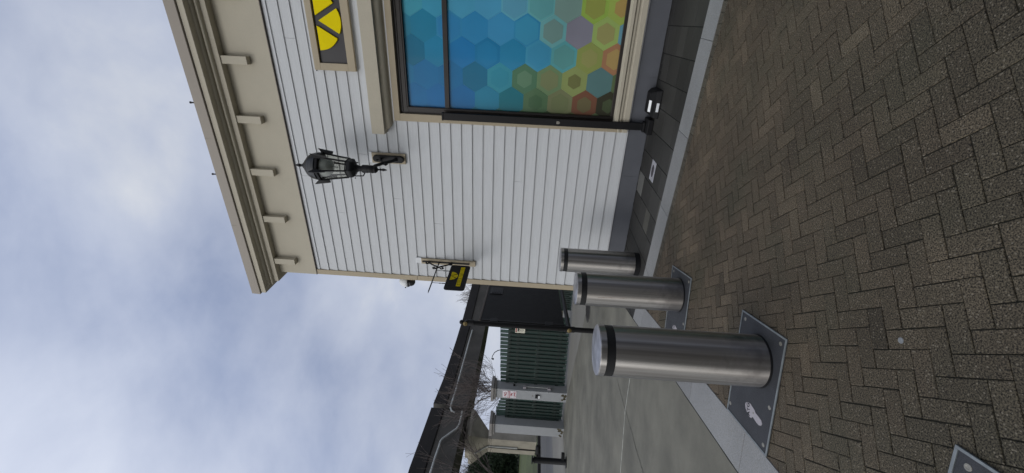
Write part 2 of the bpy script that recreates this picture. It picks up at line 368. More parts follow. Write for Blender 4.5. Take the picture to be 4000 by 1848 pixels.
# bedding under the pavers (the joints)
pts = [meet(MV, l_in, NV, g_out), meet(MV, l_in, Vector((0, 1, 0)), -4), Vector((9, -4, 0)), meet(Vector((1, 0, 0)), 9, NV, g_out)]
sheet('paver_bed', pts, -.0065, M['joint'])
pts = [meet(MV, l_out, NV, g_out), SK(3.62, 6.2), SK(-6, 6.2), meet(Vector((1, 0, 0)), 9, NV, g_out)]
A0 = meet(MV, l_out, NV, g_out); A1 = meet(MV, l_out, Nd, 6.1)
sheet('pavement_bed', [A0, A1, SK(-7, 6.1), meet(Vector((1, 0, 0)), 9, NV, g_out)], -.0065, M['slabjoint'])

# herringbone clay pavers
mb = MB(); mb.keep = True
ox, oy = -.12936711*H, 1.12798336*H; Wb = -.05137609*H; Lb = 2.22020793*Wb; ph = 1.83853834
def BQ(p, q): return Vector((ox+math.cos(ph)*p+math.sin(ph)*q, oy+math.sin(ph)*p-math.cos(ph)*q, 0))
def brickcol(c):
    # slow colour zones: redder towards the far right, darker grey near the camera
    t = min(1, max(0, (c.y-1.2)/3.0)); a = Vector((.054, .045, .030)); b = Vector((.082, .062, .042))
    col = a.lerp(b, t*.8+random.uniform(-.1, .2))
    k = random.gauss(1, .08); k = min(1.25, max(.8, k))
    if random.random() < .05: col = col*1.25
    elif random.random() < .06: col = col*.82
    return tuple(col*k)
SOLD_IN = g_out-.098
gap = .0046
for i in range(-75, 75):
    for j in range(-75, 75):
        # strip translation (L,L), step (W,-W)
        for kind in (0, 1):
            p0 = i*Lb+j*Wb; q0 = i*Lb-j*Wb
            if kind == 0: a, b, c, d = p0, p0+Lb, q0, q0+Wb
            else: a, b, c, d = p0+Lb, p0+Lb+Wb, q0, q0+Lb
            ctr = BQ((a+b)/2, (c+d)/2)
            if not (-3 < ctr.x < 8 and -1.2 < ctr.y < 6.2): continue
            if ctr.dot(NV) > SOLD_IN+.12 or ctr.dot(MV) < l_in-.12: continue
            jx, jy = random.uniform(-.0014, .0014), random.uniform(-.0014, .0014)
            s1 = gap/2 if b > a else -gap/2; s2 = gap/2 if d > c else -gap/2
            poly = [BQ(a+s1+jx, c+s2+jy), BQ(b-s1+jx, c+s2+jy), BQ(b-s1+jx, d-s2+jy), BQ(a+s1+jx, d-s2+jy)]
            poly = clip(poly, NV, SOLD_IN-.002)
            if poly: poly = clip(poly, MV, l_in+.002, False)
            if poly: tile(mb, poly, -.01, 0, .0032, brickcol(ctr), .010)
# soldier course beside the granite band
u = -9.0
while u < 3.2:
    w_ = .0925; a = NT*u+NV*(SOLD_IN+.002); b = NT*(u+w_-.004)+NV*(SOLD_IN+.002)
    poly = [a, b, NT*(u+w_-.004)+NV*(g_out-.003), NT*u+NV*(g_out-.003)]
    poly = clip(poly, MV, l_in+.002, False)
    if poly:
        col = Vector((.064, .056, .042))*random.gauss(1, .14); tile(mb, poly, -.01, 0, .0024, tuple(col), .006)
    u += w_
# a few pieces cut against the alley band are already clipped
struct(mb.build('brick_paving', M['brick']))

# granite bands
mb = MB(); mb.keep = True
def gcol(): return tuple(Vector((.20, .203, .205))*random.uniform(.93, 1.08))
u = -8.93+.0
cuts = []
# joints seen along the wall band, spaced about 0.93 m
base_u = (Vector((1.98, 4.00, 0))).dot(NT)
us = [base_u+.93*k for k in range(-9, 6)]
for u0 in us:
    poly = [NT*(u0+.002)+NV*g_out, NT*(u0+.928)+NV*g_out, NT*(u0+.928)+NV*g_in, NT*(u0+.002)+NV*g_in]
    poly = clip(poly, MV, l_out, False)
    if poly: tile(mb, poly, -.01, .004, .002, gcol())
P_top = meet(MV, l_out, NV, g_out)
base_t = Vector((-1.07, 4.1, 0)).dot(MT)
def tcoord(x, y):
    r = ray(x, y); t = -H/r.z; return (Vector((0, 0, H))+r*t)
tj = sorted([tcoord(2750, 1640).dot(MT), tcoord(2895, 1790).dot(MT), tcoord(2530, 1290).dot(MT)])
tb = tj[1]; stp = (tj[2]-tj[1]) if .3 < tj[2]-tj[1] < 1.6 else .93
for k in range(-8, 6):
    u0 = tj[0]+.62*0+k*.93
    poly = [MT*(u0+.002)+MV*l_in, MT*(u0+.928)+MV*l_in, MT*(u0+.928)+MV*l_out, MT*(u0+.002)+MV*l_out]
    poly = clip(poly, NV, g_out-.002)
    if poly: tile(mb, poly, -.01, .004, .002, gcol())
struct(mb.build('granite_band', M['granite']))

# dark slabs by the wall, joints square to the wall
mb = MB(); mb.keep = True
s = -7.0
while s < 4.4:
    w_ = .318; offs = [4.3]
    k = 4.3+random.uniform(.25, .55)
    ks = [4.2]
    kk = 4.95+random.uniform(-.1, .1)
    while kk < 5.95: ks.append(kk); kk += random.choice([.22, .31, .42])
    ks.append(6.0)
    for a, b in zip(ks[:-1], ks[1:]):
        poly = [SK(s+.004, a+.003), SK(s+w_-.004+random.uniform(-.002, .001), a+.003), SK(s+w_-.004, b-.003), SK(s+.004, b-.003)]
        poly = clip(poly, NV, g_in+.004, False)
        if poly: poly = clip(poly, MV, l_out, False)
        g = random.gauss(.028, .0045)
        col = (g, g*.97, g*.90)
        if abs(s-1.87) < .16 and a > 5.6: col = (.115, .115, .108)
        elif 1.5 < s < 2.3 and random.random() < .3: col = (.06, .058, .05)
        if poly: tile(mb, poly, -.01, .0, .002, col, .004)
    s += w_
struct(mb.build('slab_pavement', M['slab']))

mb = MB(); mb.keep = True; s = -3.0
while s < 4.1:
    w_ = random.uniform(.05, .16); d = random.uniform(.004, .03)+(.10*math.exp(-((s-.45)/.22)**2))  # grime edge; the bulge is a painted shadow beside the bait box
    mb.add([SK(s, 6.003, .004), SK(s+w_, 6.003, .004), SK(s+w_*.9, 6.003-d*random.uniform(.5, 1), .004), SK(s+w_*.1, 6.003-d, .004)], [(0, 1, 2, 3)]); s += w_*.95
o = struct(mb.build('wall_foot_grime_shadow', M['padd']))
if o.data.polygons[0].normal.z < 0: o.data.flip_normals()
# concrete alley, the road beyond, verge
struct_alley = sheet('alley_pavement', [meet(MV, l_out-.004, Vector((0, 1, 0)), -6), meet(MV, l_out-.004, Nd, 6.4), SK(-2, 6.4), SK(-2, 30), SK(12.0, 30), SK(12, -15), Vector((-12, -8, 0))], -.001, M['concrete'])
sheet('sidewalk', [SK(11.9, -12), SK(15.3, -12), SK(15.3, 45), SK(11.9, 45)], .004, M['pavelight'])
sheet('road', [SK(15.3, -12), SK(21.6, -12), SK(21.6, 60), SK(15.3, 60)], .008, M['roadgrey'])
sheet('road_edge_line', [SK(18.4, -12), SK(18.55, -12), SK(18.55, 60), SK(18.4, 60)], .013, M['pavelight'])
mb = MB(); T = Matrix.Translation(ORG) @ Matrix.Rotation(AW, 4, 'Z')
mb.T = T; mb.box(21.6, 22.0, -55, 18, -.05, .16)
struct(mb.build('kerb', M['kerbdark']))
# sealant joint and hairline cracks in the alley
def strip(name, path, w, z, m):
    mb = MB(); mb.keep = True; vs = []; P = [Vector(p) for p in path]
    for i, p in enumerate(P):
        d = (P[min(i+1, len(P)-1)]-P[max(i-1, 0)]).normalized(); nn = Vector((-d.y, d.x, 0)); ww = w*(random.uniform(.5, 1.3))
        vs += [p+nn*ww/2+Vector((0, 0, z)), p-nn*ww/2+Vector((0, 0, z))]
    mb.add(vs, [(2*i+2, 2*i, 2*i+1, 2*i+3) for i in range(len(P)-1)])
    o = mb.build(name, m)
    if o.data.polygons[0].normal.z < 0: o.data.flip_normals()
    return struct(o)
def dens(a, b, n, j): return [a.lerp(b, i/n)+Vector((random.uniform(-j, j), random.uniform(-j, j), 0)) for i in range(n+1)]
A = tcoord(2462, 1470); B = tcoord(2443, 1604); C_ = tcoord(2420, 1900)
strip('expansion_joint', dens(A-(B-A)*.9, B, 20, .004)+dens(B, C_, 30, .004)[1:], .015, .003, M['line'])
strip('concrete_crack', dens(tcoord(2410, 1480), tcoord(2443, 1604), 12, .012)+dens(tcoord(2443, 1604), tcoord(2512, 1845), 26, .012)[1:], .011, .003, M['crack'])
strip('alley_edge_gap', dens(MT*1+MV*(l_out-.004), MT*7.6+MV*(l_out-.004), 60, .001), .016, .003, M['slabjoint'])
# verge of grass rising a little behind the kerb
mb = MB(); mb.keep = True; n = 24
for i in range(n+1):
    for j in range(n+1):
        s = 22+80*(i/n); k = -15+95*j/n
        mb.v.append(SK(s, k, .10+.9*(1-math.exp(-(s-22)/25))+random.uniform(-.04, .04)*(i > 0)))
for i in range(n):
    for j in range(n):
        a = i*(n+1)+j; mb.f.append([a, a+n+1, a+n+2, a+1]); mb.m.append(0); mb.c.append(None)
o = mb.build('grass_verge', M['grass'], smooth=True); 
if o.data.polygons[0].normal.z < 0: o.data.flip_normals()
o['kind'] = 'structure'
# back garden / paving beyond the gates
sheet('yard_pavement', [SK(-2, 6.4), SK(12, 9.7), SK(11.9, 40), SK(-2, 40)], .002, M['pavelight'])

# ================================================================== BUILDING
bld = thing('shop_building', 'pale clapboard building with beige cornice and a colourful shop window', 'building', ORG, AW)
WIN_S = 1.262; WR = -1.75
# shell behind the boards
mb = MB()
mb.box(-3.2, 4.10, -7, -.10, .02, 5.95)
mb.build('wall', M['siding'], bld)
# foundation
mb = MB(); x = -3.2
for j in (-2.2, -.76+.0, .62, 1.22, 2.02, 3.4, 4.13):
    mb.box(x, j-.003, -.10, 0, -.03, .270); x = j
mb.box(-3.2, 4.13, -.12, -.004, -.03, .268); mb.box(3.9, 4.13, -7, -.1, -.03, .27)
mb.build('foundation', M['found'], bld)
mb = MB(); mb.box(-3.2, 4.125, -.05, .012, .270, .2885); mb.build('flashing', M['flash'], bld, .002)
# clapboards
mb = MB(); z = .283; c = .1585; zi = 0
breaks = {30: [2.3], 29: [.35], 27: [2.9], 24: [1.9], 17: [3.0], 9: [2.2], 4: [3.3], 21: [2.6]}
while z < 5.27:
    z1 = min(z+c, 5.275)
    segs = [(-3.2, 4.03)]
    if z1 > .40 and z < 3.60: segs = [(1.36, 4.03), (-3.2, WR-.1)]
    brk = breaks.get(zi, [])
    ns = []
    for a, b in segs:
        pts = [a]+[q for q in brk if a < q < b]+[b]
        for i in range(len(pts)-1): ns.append((pts[i]+(.0015 if i else 0), pts[i+1]-.0015))
    for a, b in ns:
        t = .016+random.uniform(-.0012, .0012)
        mb.prism([(-.03, z+.003), (t, z+.003), (t, z+.007), (.0005, z1+.006), (-.03, z1+.006)], 'x', a, b)
    z += c; zi += 1
mb.build('siding', M['siding'], bld)
# corner board (two faces) and its joint
mb = MB(); mb.box(4.03, 4.125, -.03, .024, .29, 3.475); mb.box(4.03, 4.125, -.03, .024, 3.479, 5.268)
mb.box(4.10, 4.122, -.13, -.031, .29, 5.268)
mb.build('corner_board', M['tan'], bld, .003)
# frieze
mb = MB(); mb.box(-3.2, 4.128, -.10, .030, 5.272, 5.93); mb.box(4.0, 4.127, -7, -.101, 5.272, 5.93)
mb.build('frieze', M['beige'], bld, .003)
mb = MB(); mb.box(-3.2, 4.13, -.02, .034, 5.262, 5.2715); mb.build('frieze_drip', M['ledger'], bld)

def mitre(mb, prof, s0, s1, depth):
    """moulding profile (off,z) run along the wall and returned round the end at s1"""
    n = len(prof)
    rows = [[(s0, o, z) for o, z in prof], [(s1+o, o, z) for o, z in prof], [(s1+o, -depth, z) for o, z in prof]]
    v = [p for r in rows for p in r]
    f = []
    for j in range(2):
        for i in range(n-1): f.append((j*n+i, j*n+i+1, (j+1)*n+i+1, (j+1)*n+i))
    # closing back and ends
    f.append(tuple(range(n))); f.append(tuple(range(3*n-1, 2*n-1, -1)))
    f.append((0, n, 2*n, 2*n+0)) if False else None
    f = [x for x in f if x]
    mb.add(v, f)
def arc(o0, z0, o1, z1, n, conc=True):
    pts = []
    for i in range(1, n):
        t = i/n*math.pi/2
        if conc: pts.append((o0+(o1-o0)*(1-math.cos(t)), z0+(z1-z0)*math.sin(t)))
        else: pts.append((o0+(o1-o0)*math.sin(t), z0+(z1-z0)*(1-math.cos(t))))
    return pts
prof = [(-.05, 5.925), (.134, 5.925), (.134, 5.998), (.146, 6.002)]+[(.146+.036*math.sin(t), 6.024-.022*math.cos(t)) for t in (.5, 1, 1.5, 2.2, 2.8)]+[(.15, 6.048)]
prof += [(.15, 6.062)]+arc(.15, 6.062, .205, 6.095, 5, False)+[(.205, 6.095), (.276, 6.097), (.288, 6.101), (.288, 6.180), (.25, 6.181)]
mb = MB(); mitre(mb, prof, -3.2, 4.12, 7); mb.build('cornice', M['beige'], bld)
mb = MB(); mitre(mb, [(.20, 6.186), (.303, 6.186), (.311, 6.192), (.307, 6.340), (.29, 6.346), (-.3, 6.37)], -3.2, 4.12, 7)
for s_ in (-2.0, 1.7, 3.1): mb.box(s_, s_+.004, .29, .3105, 6.19, 6.342)
mb.build('roof_cap', M['capmetal'], bld)
for s_ in (1.21, 2.255):
    MB().lathe([(.011, 6.33), (.011, 6.40), (.016, 6.401), (.016, 6.415), (0, 6.416)], 8, (s_, .28)).build('roof_pin', M['black'], bld, smooth=True)
k = -2.61
while k < 4.0:
    MB().box(k, k+.105, .03, .118, 5.566, 5.9245).build('corbel', M['beige'], bld, .004); k += .8015
# hood over the window
prof = [(-.02, 3.642), (.022, 3.642), (.022, 3.66)]+arc(.022, 3.66, .112, 3.742, 7, False)+[(.112, 3.742), (.122, 3.746), (.165, 3.746), (.165, 3.925), (.155, 3.93), (-.02, 3.955)]
mb = MB(); mitre(mb, prof, -3.2, 1.375, .02); mb.build('window_hood', M['beige'], bld)
mb = MB(); mb.box(-3.2, 1.385, -.02, .03, 3.628, 3.641); mb.build('hood_flashing', M['flash'], bld)

# shop window ------------------------------------------------------
win = thing('tmp', '', ''); win.name = 'shop_window'; del win['label'], win['category']; win.parent = bld
mb = MB()   # casing
mb.box(WR-.1, 1.367, -.03, .034, 3.541, 3.627); mb.box(WIN_S, 1.367, -.03, .034, .36, 3.5405); mb.box(WR-.1, WR, -.03, .034, .36, 3.5405)
mb.build('casing', M['tan'], win, .003)
mb = MB()
mb.prism([(-.1, .44), (.060, .44), (.066, .445), (.066, .487), (-.02, .503), (-.1, .503)], 'x', WR-.1, 1.259)
mb.prism([(-.05, .29), (.040, .29), (.040, .36), (.030, .37), (.028, .392), (.045, .400), (.045, .428), (.02, .438), (-.05, .438)], 'x', WR-.1, 1.3665)
mb.build('sill', M['beige'], win, .002)
mb = MB(); D0, D1 = -.11, -.035
def fr(x0, x1, z0, z1, y1=D1): mb.box(x0, x1, D0, y1, z0, z1)
fr(WR, 1.2615, 3.42, 3.5405, -.02); fr(1.168, 1.2615, .504, 3.4195, -.02); fr(WR, 1.1675, .504, .545, -.02)
fr(WR, 1.1675, 2.832, 2.897, -.03)
mb.box(1.175, 1.2, -.02, -.012, .52, 3.44); mb.box(WR, 1.2, -.02, -.012, 3.44, 3.465); mb.box(WR, 1.24, -.02, -.008, 3.50, 3.515)
mb.build('frame', M['bronze'], win, .003)
# hexagon film on the panes
def srgb(c):
    v = [((x/255+.055)/1.055)**2.4 if x > 10 else x/255/12.92 for x in c]; g = sum(v)/3; v = [max(.002, g+(x-g)*1.05)*.97 for x in v]
    if v[2] > v[1] > v[0]: v[0] *= .55; v[1] *= 1.06
    else: m_ = sum(v)/3; v = [m_+(x-m_)*.84 for x in v]
    return tuple(v)
HEX = {  # row: {col: (outer, inner or None, inner scale)}
 -3: {}, -2: {}, -1: {},
 0: {3: ((84,142,165),0,0), 2: ((80,140,172),0,0), 1: ((96,146,180),0,0), 0: ((98,145,182),0,0), -1: ((122,156,178),(115,145,172),.88), -2: ((128,158,165),(120,148,155),.86), -3: ((112,146,138),0,0), -4: ((140,172,62),(140,148,62),.72), -5: ((150,172,70),(165,140,72),.55)},
 1: {3: ((52,118,146),0,0), 2: ((40,118,152),0,0), 1: ((66,128,172),(60,122,172),.85), 0: ((62,126,174),0,0), -1: ((80,134,178),0,0), -2: ((68,128,170),(78,136,172),.88), -3: ((136,158,164),(104,142,136),.74), -4: ((124,124,138),0,0), -5: ((146,172,88),(148,146,84),.66), -6: ((132,142,160),0,0)},
 2: {3: ((24,104,138),0,0), 2: ((42,122,162),0,0), 1: ((36,112,168),0,0), 0: ((36,112,158),(42,116,162),.8), -1: ((52,122,162),0,0), -2: ((84,138,172),(80,134,170),.82), -3: ((112,148,156),(114,140,142),.78), -4: ((134,146,70),(142,144,78),.6), -5: ((158,112,76),(164,138,78),.66)},
 3: {4: ((28,108,160),0,0), 3: ((34,114,160),0,0), 2: ((28,108,160),0,0), 1: ((24,104,155),0,0), 0: ((22,100,134),0,0), -1: ((66,132,154),(58,128,152),.7), -2: ((68,116,84),(88,130,98),.58), -3: ((104,134,90),(118,128,84),.7), -4: ((134,148,82),(108,112,60),.5), -5: ((112,115,118),0,0)},
 4: {3: ((26,104,158),0,0), 2: ((24,102,160),0,0), 1: ((22,100,156),0,0), 0: ((44,118,150),0,0), -1: ((20,104,120),0,0), -2: ((76,112,74),(64,102,66),.55), -3: ((114,120,80),(106,116,74),.7), -4: ((116,74,52),(104,96,62),.56), -5: ((56,56,40),(72,84,56),.5)},
 5: {3: ((26,106,160),0,0), 2: ((22,100,150),0,0), 1: ((20,98,140),0,0), 0: ((22,102,128),0,0), -1: ((34,104,100),0,0), -2: ((70,108,72),0,0), -3: ((60,84,50),0,0), -4: ((88,92,56),0,0)},
}
film = MB(); film.keep = True
DH = .3425; DS = .302; PP = .197
def hexpoly(cs, cz, k=1.0):
    hx, hz = DS*2/3*k, DH/2*k; return [Vector((cs+a*hx, cz+b*hz, 0)) for a, b in ((1, 0), (.5, 1), (-.5, 1), (-1, 0), (-.5, -1), (.5, -1))]
def put(poly, x0, x1, z0, z1, y, col):
    X = Vector((1, 0, 0)); Y = Vector((0, 1, 0))
    poly = clip(poly, X, x1); poly = poly and clip(poly, X, x0, False); poly = poly and clip(poly, Y, z1); poly = poly and clip(poly, Y, z0, False)
    if poly and len(poly) > 2:
        film.col = col; film.add([(p.x, y, p.y) for p in poly], [tuple(range(len(poly)))])
rnd = random.Random(3)
panes = [(.503, 2.834), (2.895, 3.43)]
for r in range(-7, 6):
    for cidx in range(-7, 5):
        odd = (r % 2 == 0)
        cs = .127+DS*(r-1); cz = 2.469+DH*cidx-(DH/2 if odd else 0)
        # rows 0,2,4 are shifted by half a cell against rows 1,3,5
        if odd: cz = 2.2997+DH*cidx
        ent = HEX.get(r, {}).get(cidx)
        if not ent:
            t = min(1, max(0, (cz-.5)/3)); a = Vector(srgb((150, 175, 90))) if cz < 1.1 else Vector(srgb((110, 150, 165)))
            cc = a.lerp(Vector(srgb((60, 130, 178))), t) if r < 0 else Vector(srgb((28, 108, 160))) if cz > 1.6 else Vector(srgb((95, 115, 75)))
            ent = (tuple(cc*rnd.uniform(.85, 1.2)), (tuple(cc*rnd.uniform(.85, 1.25)) if cz < 1.8 else 0), .66); lin = True
        else: lin = False
        oc = ent[0] if lin else srgb(ent[0])
        for z0, z1 in panes:
            put(hexpoly(cs, cz), WR, 1.18, z0, z1, -.060, oc)
            if ent[1]: put(hexpoly(cs, cz, ent[2]), WR, 1.18, z0, z1, -.0585, ent[1] if lin else srgb(ent[1]))
film.v = [Vector(v) for v in film.v]
fo = film.build('pane', M['film'], win)
for p in fo.data.polygons:
    pass
if fo.data.polygons[0].normal.y < 0: fo.data.flip_normals()

# unseen dark building added behind the viewer to darken the bollard reflections
ob = thing('added_reflection_building', 'plain dark building added behind the viewer for the bollards to reflect', 'building', Vector((-6.0, -7.5, 0)), R_(-4))
MB().box(0, 26, -9, 0, -.05, 8.2).build('wall', M['beam'], ob)
MB().box(-.3, 26.3, -9.3, .3, 8.21, 8.6).build('roof', M['kerbdark'], ob)
for i in range(7): MB().box(1.5+3.5*i, 3.9+3.5*i, .001, .05, .9, 3.3).build('window', M['darkglass'], ob)

# ================================================================== WALL SIGN
ws = thing('wall_sign', 'framed black panel with a big yellow half disc of three wedges above the window', 'sign', WP(.12, .014, 4.09), AW)
S0, S1, Z0, Z1 = -.607, .607, 0, .570
mb = MB(); w_ = .092
mb.box(S0, S1, 0, .05, 0, .103); mb.box(S0, S1, 0, .05, .486, .570); mb.box(S0, S0+w_, 0, .05, .1035, .4855); mb.box(S1-w_, S1, 0, .05, .1035, .4855)
mb.build('frame', M['tan'], ws, .002)
mb = MB(); mb.box(S0+w_, S1-w_, 0, .018, .1035, .4855); mb.build('panel', M['signblack'], ws)
mb = MB(); mb.box(S0-.01, S1+.02, -.005, .02, .571, .586); mb.build('drip_flashing', M['flash'], ws)
def fan(parent, R, zc, bar, y0, y1, material, sx=1):
    """three raised wedges of a half disc opening downwards"""
    for a0, a1 in ((180, 240), (240, 300), (300, 360)):
        am = R_((a0+a1)/2); off = bar/2/math.sin(R_(30))*.9
        ox_, oz_ = math.cos(am)*off, math.sin(am)*off
        pts = [(ox_*sx, zc+oz_)]
        r = R-off*.85
        for i in range(13):
            a = R_(a0+(a1-a0)*i/12); pts.append(((ox_+r*math.cos(a))*sx, zc+oz_+r*math.sin(a)))
        # keep below the flat top
        pts = [(x, min(z, zc-.002)) for x, z in pts]
        MB().prism(pts, 'y', y0, y1).build('wedge', material, parent, 0)
fan(ws, .355, .487, .078, .019, .045, M['yellow'])

# ================================================================== WALL LANTERN
lt = thing('wall_lantern', 'large black glazed lantern on a scrolled bracket fixed to the pale siding', 'lantern', WP(1.935, .014, 3.51), AW)
MB().box(-.078, .078, 0, .032, 0, .51).build('mounting_board', M['tan'], lt, .003)
MB().box(-.085, .08, -.003, .012, .512, .56).build('mounting_flashing', M['white'], lt, .002)
def stadium(hw, hh, n=10): return [(hw*math.cos(a), hh-hw+hw*math.sin(a)) for a in [math.pi*i/n for i in range(n+1)]]+[(hw*math.cos(a), -hh+hw+hw*math.sin(a)) for a in [math.pi+math.pi*i/n for i in range(n+1)]]
mb = MB(Matrix.Translation((0, 0, .25))); mb.prism(stadium(.052, .235), 'y', .032, .075); mb.build('back_plate', M['black'], lt, .01)
CX, CY = 0, .55
mb = MB()
mb.tube([(0, .06, .12), (0, .16, .17), (0, .28, .27), (0, .40, .33), (0, .50, .335)], .024, 10)
mb.tube([(0, .06, .36), (0, .15, .33), (0, .26, .25), (0, .33, .20)], .016, 8)
for cy, cz, r in ((.30, .215, .028), (.14, .375, .03)):
    mb.tube([(0, cy+r*math.cos(t), cz+r*math.sin(t)) for t in [i*.5 for i in range(11)]], .009, 6)
mb.build('bracket_arm', M['black'], lt, smooth=True)
mb = MB()
mb.lathe([(.0, .105), (.004, .11), (.014, .14), (.020, .165), (.012, .19), (.018, .20), (.010, .215), (.014, .235), (.036, .25), (.052, .27), (.050, .30), (.056, .31), (.052, .37), (.056, .375), (.056, .45), (.040, .47), (.040, .50), (.052, .53), (.075, .555)], 24, (CX, CY))
mb.build('socket', M['black'], lt, smooth=True)
def hexring(mb, r, z, rot=R_(30)): return [(CX+r*math.cos(rot+R_(60)*i), CY+r*math.sin(rot+R_(60)*i), z) for i in range(6)]
def loft(mb, rings, cap0=True, cap1=True):
    n = len(rings[0]); v = [p for r in rings for p in r]; f = []
    for j in range(len(rings)-1):
        for i in range(n): f.append((j*n+i, j*n+(i+1) % n, (j+1)*n+(i+1) % n, (j+1)*n+i))
    if cap0: f.append(tuple(range(n-1, -1, -1)))
    if cap1: f.append(tuple((len(rings)-1)*n+i for i in range(n)))
    mb.add(v, f)
mb = MB(); loft(mb, [hexring(mb, .075, .545), hexring(mb, .128, .575), hexring(mb, .136, .60), hexring(mb, .136, .645), hexring(mb, .120, .65)])
mb.build('lower_collar', M['black'], lt, .003)
# six corner bars
mb = MB(); lo, hi = hexring(mb, .131, .64), hexring(mb, .188, 1.03)
for a, b in zip(lo, hi): mb.tube([a, b], .0125, 6)
for ring, r in ((hexring(mb, .135, .655), .008),):
    for i in range(6): mb.tube([ring[i], ring[(i+1) % 6]], r, 6)
mb.tube([(CX-.09, CY+.02, .50), (CX-.10, CY+.02, .60)], .008, 6); mb.tube([(CX+.09, CY+.04, .44), (CX+.105, CY+.03, .60)], .008, 6)
mb.tube([(CX+.09, CY+.04, .44), (CX+.04, CY, .42)], .008, 6)
mb.lathe([(0, -.012), (.012, 0), (0, .012)], 8, (CX+.125, CY+.05), 0, .555)
mb.build('cage', M['black'], lt, smooth=True)
mb = MB(); loft(mb, [hexring(mb, .125, .66), hexring(mb, .183, 1.02)], False, False); mb.build('glass', M['glass'], lt)
# white inner reflector bowl and lamp
mb = MB(); mb.lathe([(.0, .80), (.010, .81), (.012, .86), (.045, .872), (.10, .90), (.125, .935), (.14, 1.0), (.14, 1.02)], 24, (CX, CY)); mb.build('lamp_globe', mat('frosted_globe', (.46, .50, .50), .35, var=.15, scale=6, coat=.3), lt, smooth=True)
# flared skirt with pointed ears, dome, finial
mb = MB(); loft(mb, [hexring(mb, .192, 1.012), hexring(mb, .208, 1.02), hexring(mb, .212, 1.05), hexring(mb, .195, 1.058)], True, True)
for i in range(6):
    a = R_(30+60*i); c, s_ = math.cos(a), math.sin(a); p = lambda r, t, z: (CX+c*r-s_*t, CY+s_*r+c*t, z)
    w2 = .016
    mb.add([p(.185, -w2, .90), p(.185, w2, .90), p(.222, 0, .885), p(.20, -w2*2, 1.05), p(.20, w2*2, 1.05), p(.258, 0, 1.115), p(.205, 0, 1.065)], [(0, 2, 5, 3), (2, 1, 4, 5), (3, 5, 6), (5, 4, 6), (0, 1, 2), (0, 3, 6, 4, 1)])
mb.build('skirt', M['black'], lt, .002)
mb = MB(); mb.lathe([(.185, 1.055), (.195, 1.065), (.190, 1.075), (.190, 1.09), (.186, 1.115), (.182, 1.12), (.178, 1.145), (.166, 1.172), (.162, 1.176), (.145, 1.20), (.115, 1.225), (.088, 1.240), (.084, 1.252), (.075, 1.256), (.055, 1.275), (.035, 1.295), (.020, 1.31), (.017, 1.32)], 28, (CX, CY)); mb.build('dome', mat('lantern_dome', (.010, .012, .015), .35, var=.2, scale=5), lt, smooth=True)
mb = MB(); mb.lathe([(.014, 1.315), (.012, 1.325), (.023, 1.333), (.013, 1.34), (.024, 1.352), (.019, 1.375), (.009, 1.40), (0, 1.42)], 12, (CX, CY)); mb.build('finial', M['black'], lt, smooth=True)

# ================================================================== HANGING SIGN
HS = 3.71
hb = thing('sign_bracket', 'black scrolled wrought iron bracket on a beige board near the wall corner', 'bracket', WP(HS, .014, 2.455), AW)
MB().box(-.05, .05, 0, .03, 0, .925).build('mounting_board', M['tan'], hb, .003)
MB().box(-.055, .05, -.003, .012, .927, 1.02).build('mounting_flashing', M['white'], hb, .002)
MB().box(-.012, .012, .03, .045, .10, .905).build('back_bar', M['black'], hb, .002)
mb = MB(); rz = .605
mb.tube([(0, .04, rz+.01), (0, .86, rz-.005), (0, .93, rz-.008)], [.011, .010, .003], 8); mb.build('rod', M['black'], hb, smooth=True)
mb = MB()
def scroll(c, r0, a0, a1, n=14, k=.6): return [(0, c[0]+r0*(1-(1-k)*i/n)*math.cos(a0+(a1-a0)*i/n), c[1]+r0*(1-(1-k)*i/n)*math.sin(a0+(a1-a0)*i/n)) for i in range(n+1)]
mb.tube([(0, .045, .80), (0, .07, .775), (0, .13, .70), (0, .17, .63), (0, .20, rz)], .0125, 7)
mb.tube([(0, .045, .40), (0, .09, .44), (0, .14, .52), (0, .18, .58), (0, .20, rz)], .0125, 7)
for c, a0, a1 in (((.075, .81), -2.8, 2.6), ((.075, .41), 2.8, -2.6), ((.215, .66), -1.6, 3.6), ((.21, .535), 1.6, -3.6)):
    mb.tube(scroll(c, .030, a0, a1), .0115, 6)
mb.build('scroll', M['black'], hb, smooth=True)
hs = thing('hanging_sign', 'small black board with a yellow half disc and yellow band hung from the scrolled bracket', 'sign', WP(HS, .47, 2.54), AW+R_(90))
# local x now points from the wall... build in plane x = -(off), thickness y
hs.rotation_euler.z = AW-R_(90)      # local x = -outward rotated: x_local = outwards
hs.rotation_euler.z = math.atan2(-Nd.y, -Nd.x)
def rrect(x0, x1, z0, z1, r, n=5):
    pts = []
    for cx, cz, a in ((x1-r, z1-r, 0), (x0+r, z1-r, 90), (x0+r, z0+r, 180), (x1-r, z0+r, 270)):
        for i in range(n+1): t = R_(a+90*i/n); pts.append((cx+r*math.cos(t), cz+r*math.sin(t)))
    return pts
mb = MB(); mb.prism(rrect(-.345, .345, -.005, .295, .035), 'y', -.012, .012); mb.build('board', M['blackmatte'], hs, .003)
mb = MB()
ed = rrect(-.345, .345, -.005, .295, .035); mb.tube([(x, 0, z) for x, z in ed]+[(ed[0][0], 0, ed[0][1])], .013, 6); mb.build('rim', M['black'], hs, smooth=True)
side = 1     # the face turned to the camera
def face(mbx, pts):
    mbx.prism(pts, 'y', .0125, .016)
for a0, a1 in ((180, 235), (245, 295), (305, 360)):
    am = R_((a0+a1)/2); pts = [(-.015+.008*math.cos(am), .255+.008*math.sin(am))]+[(-.015+.115*math.cos(R_(a0+(a1-a0)*i/8)), .255+.112*math.sin(R_(a0+(a1-a0)*i/8))) for i in range(9)]
    mb = MB(); face(mb, pts); mb.build('wedge', M['yellowdim'], hs)
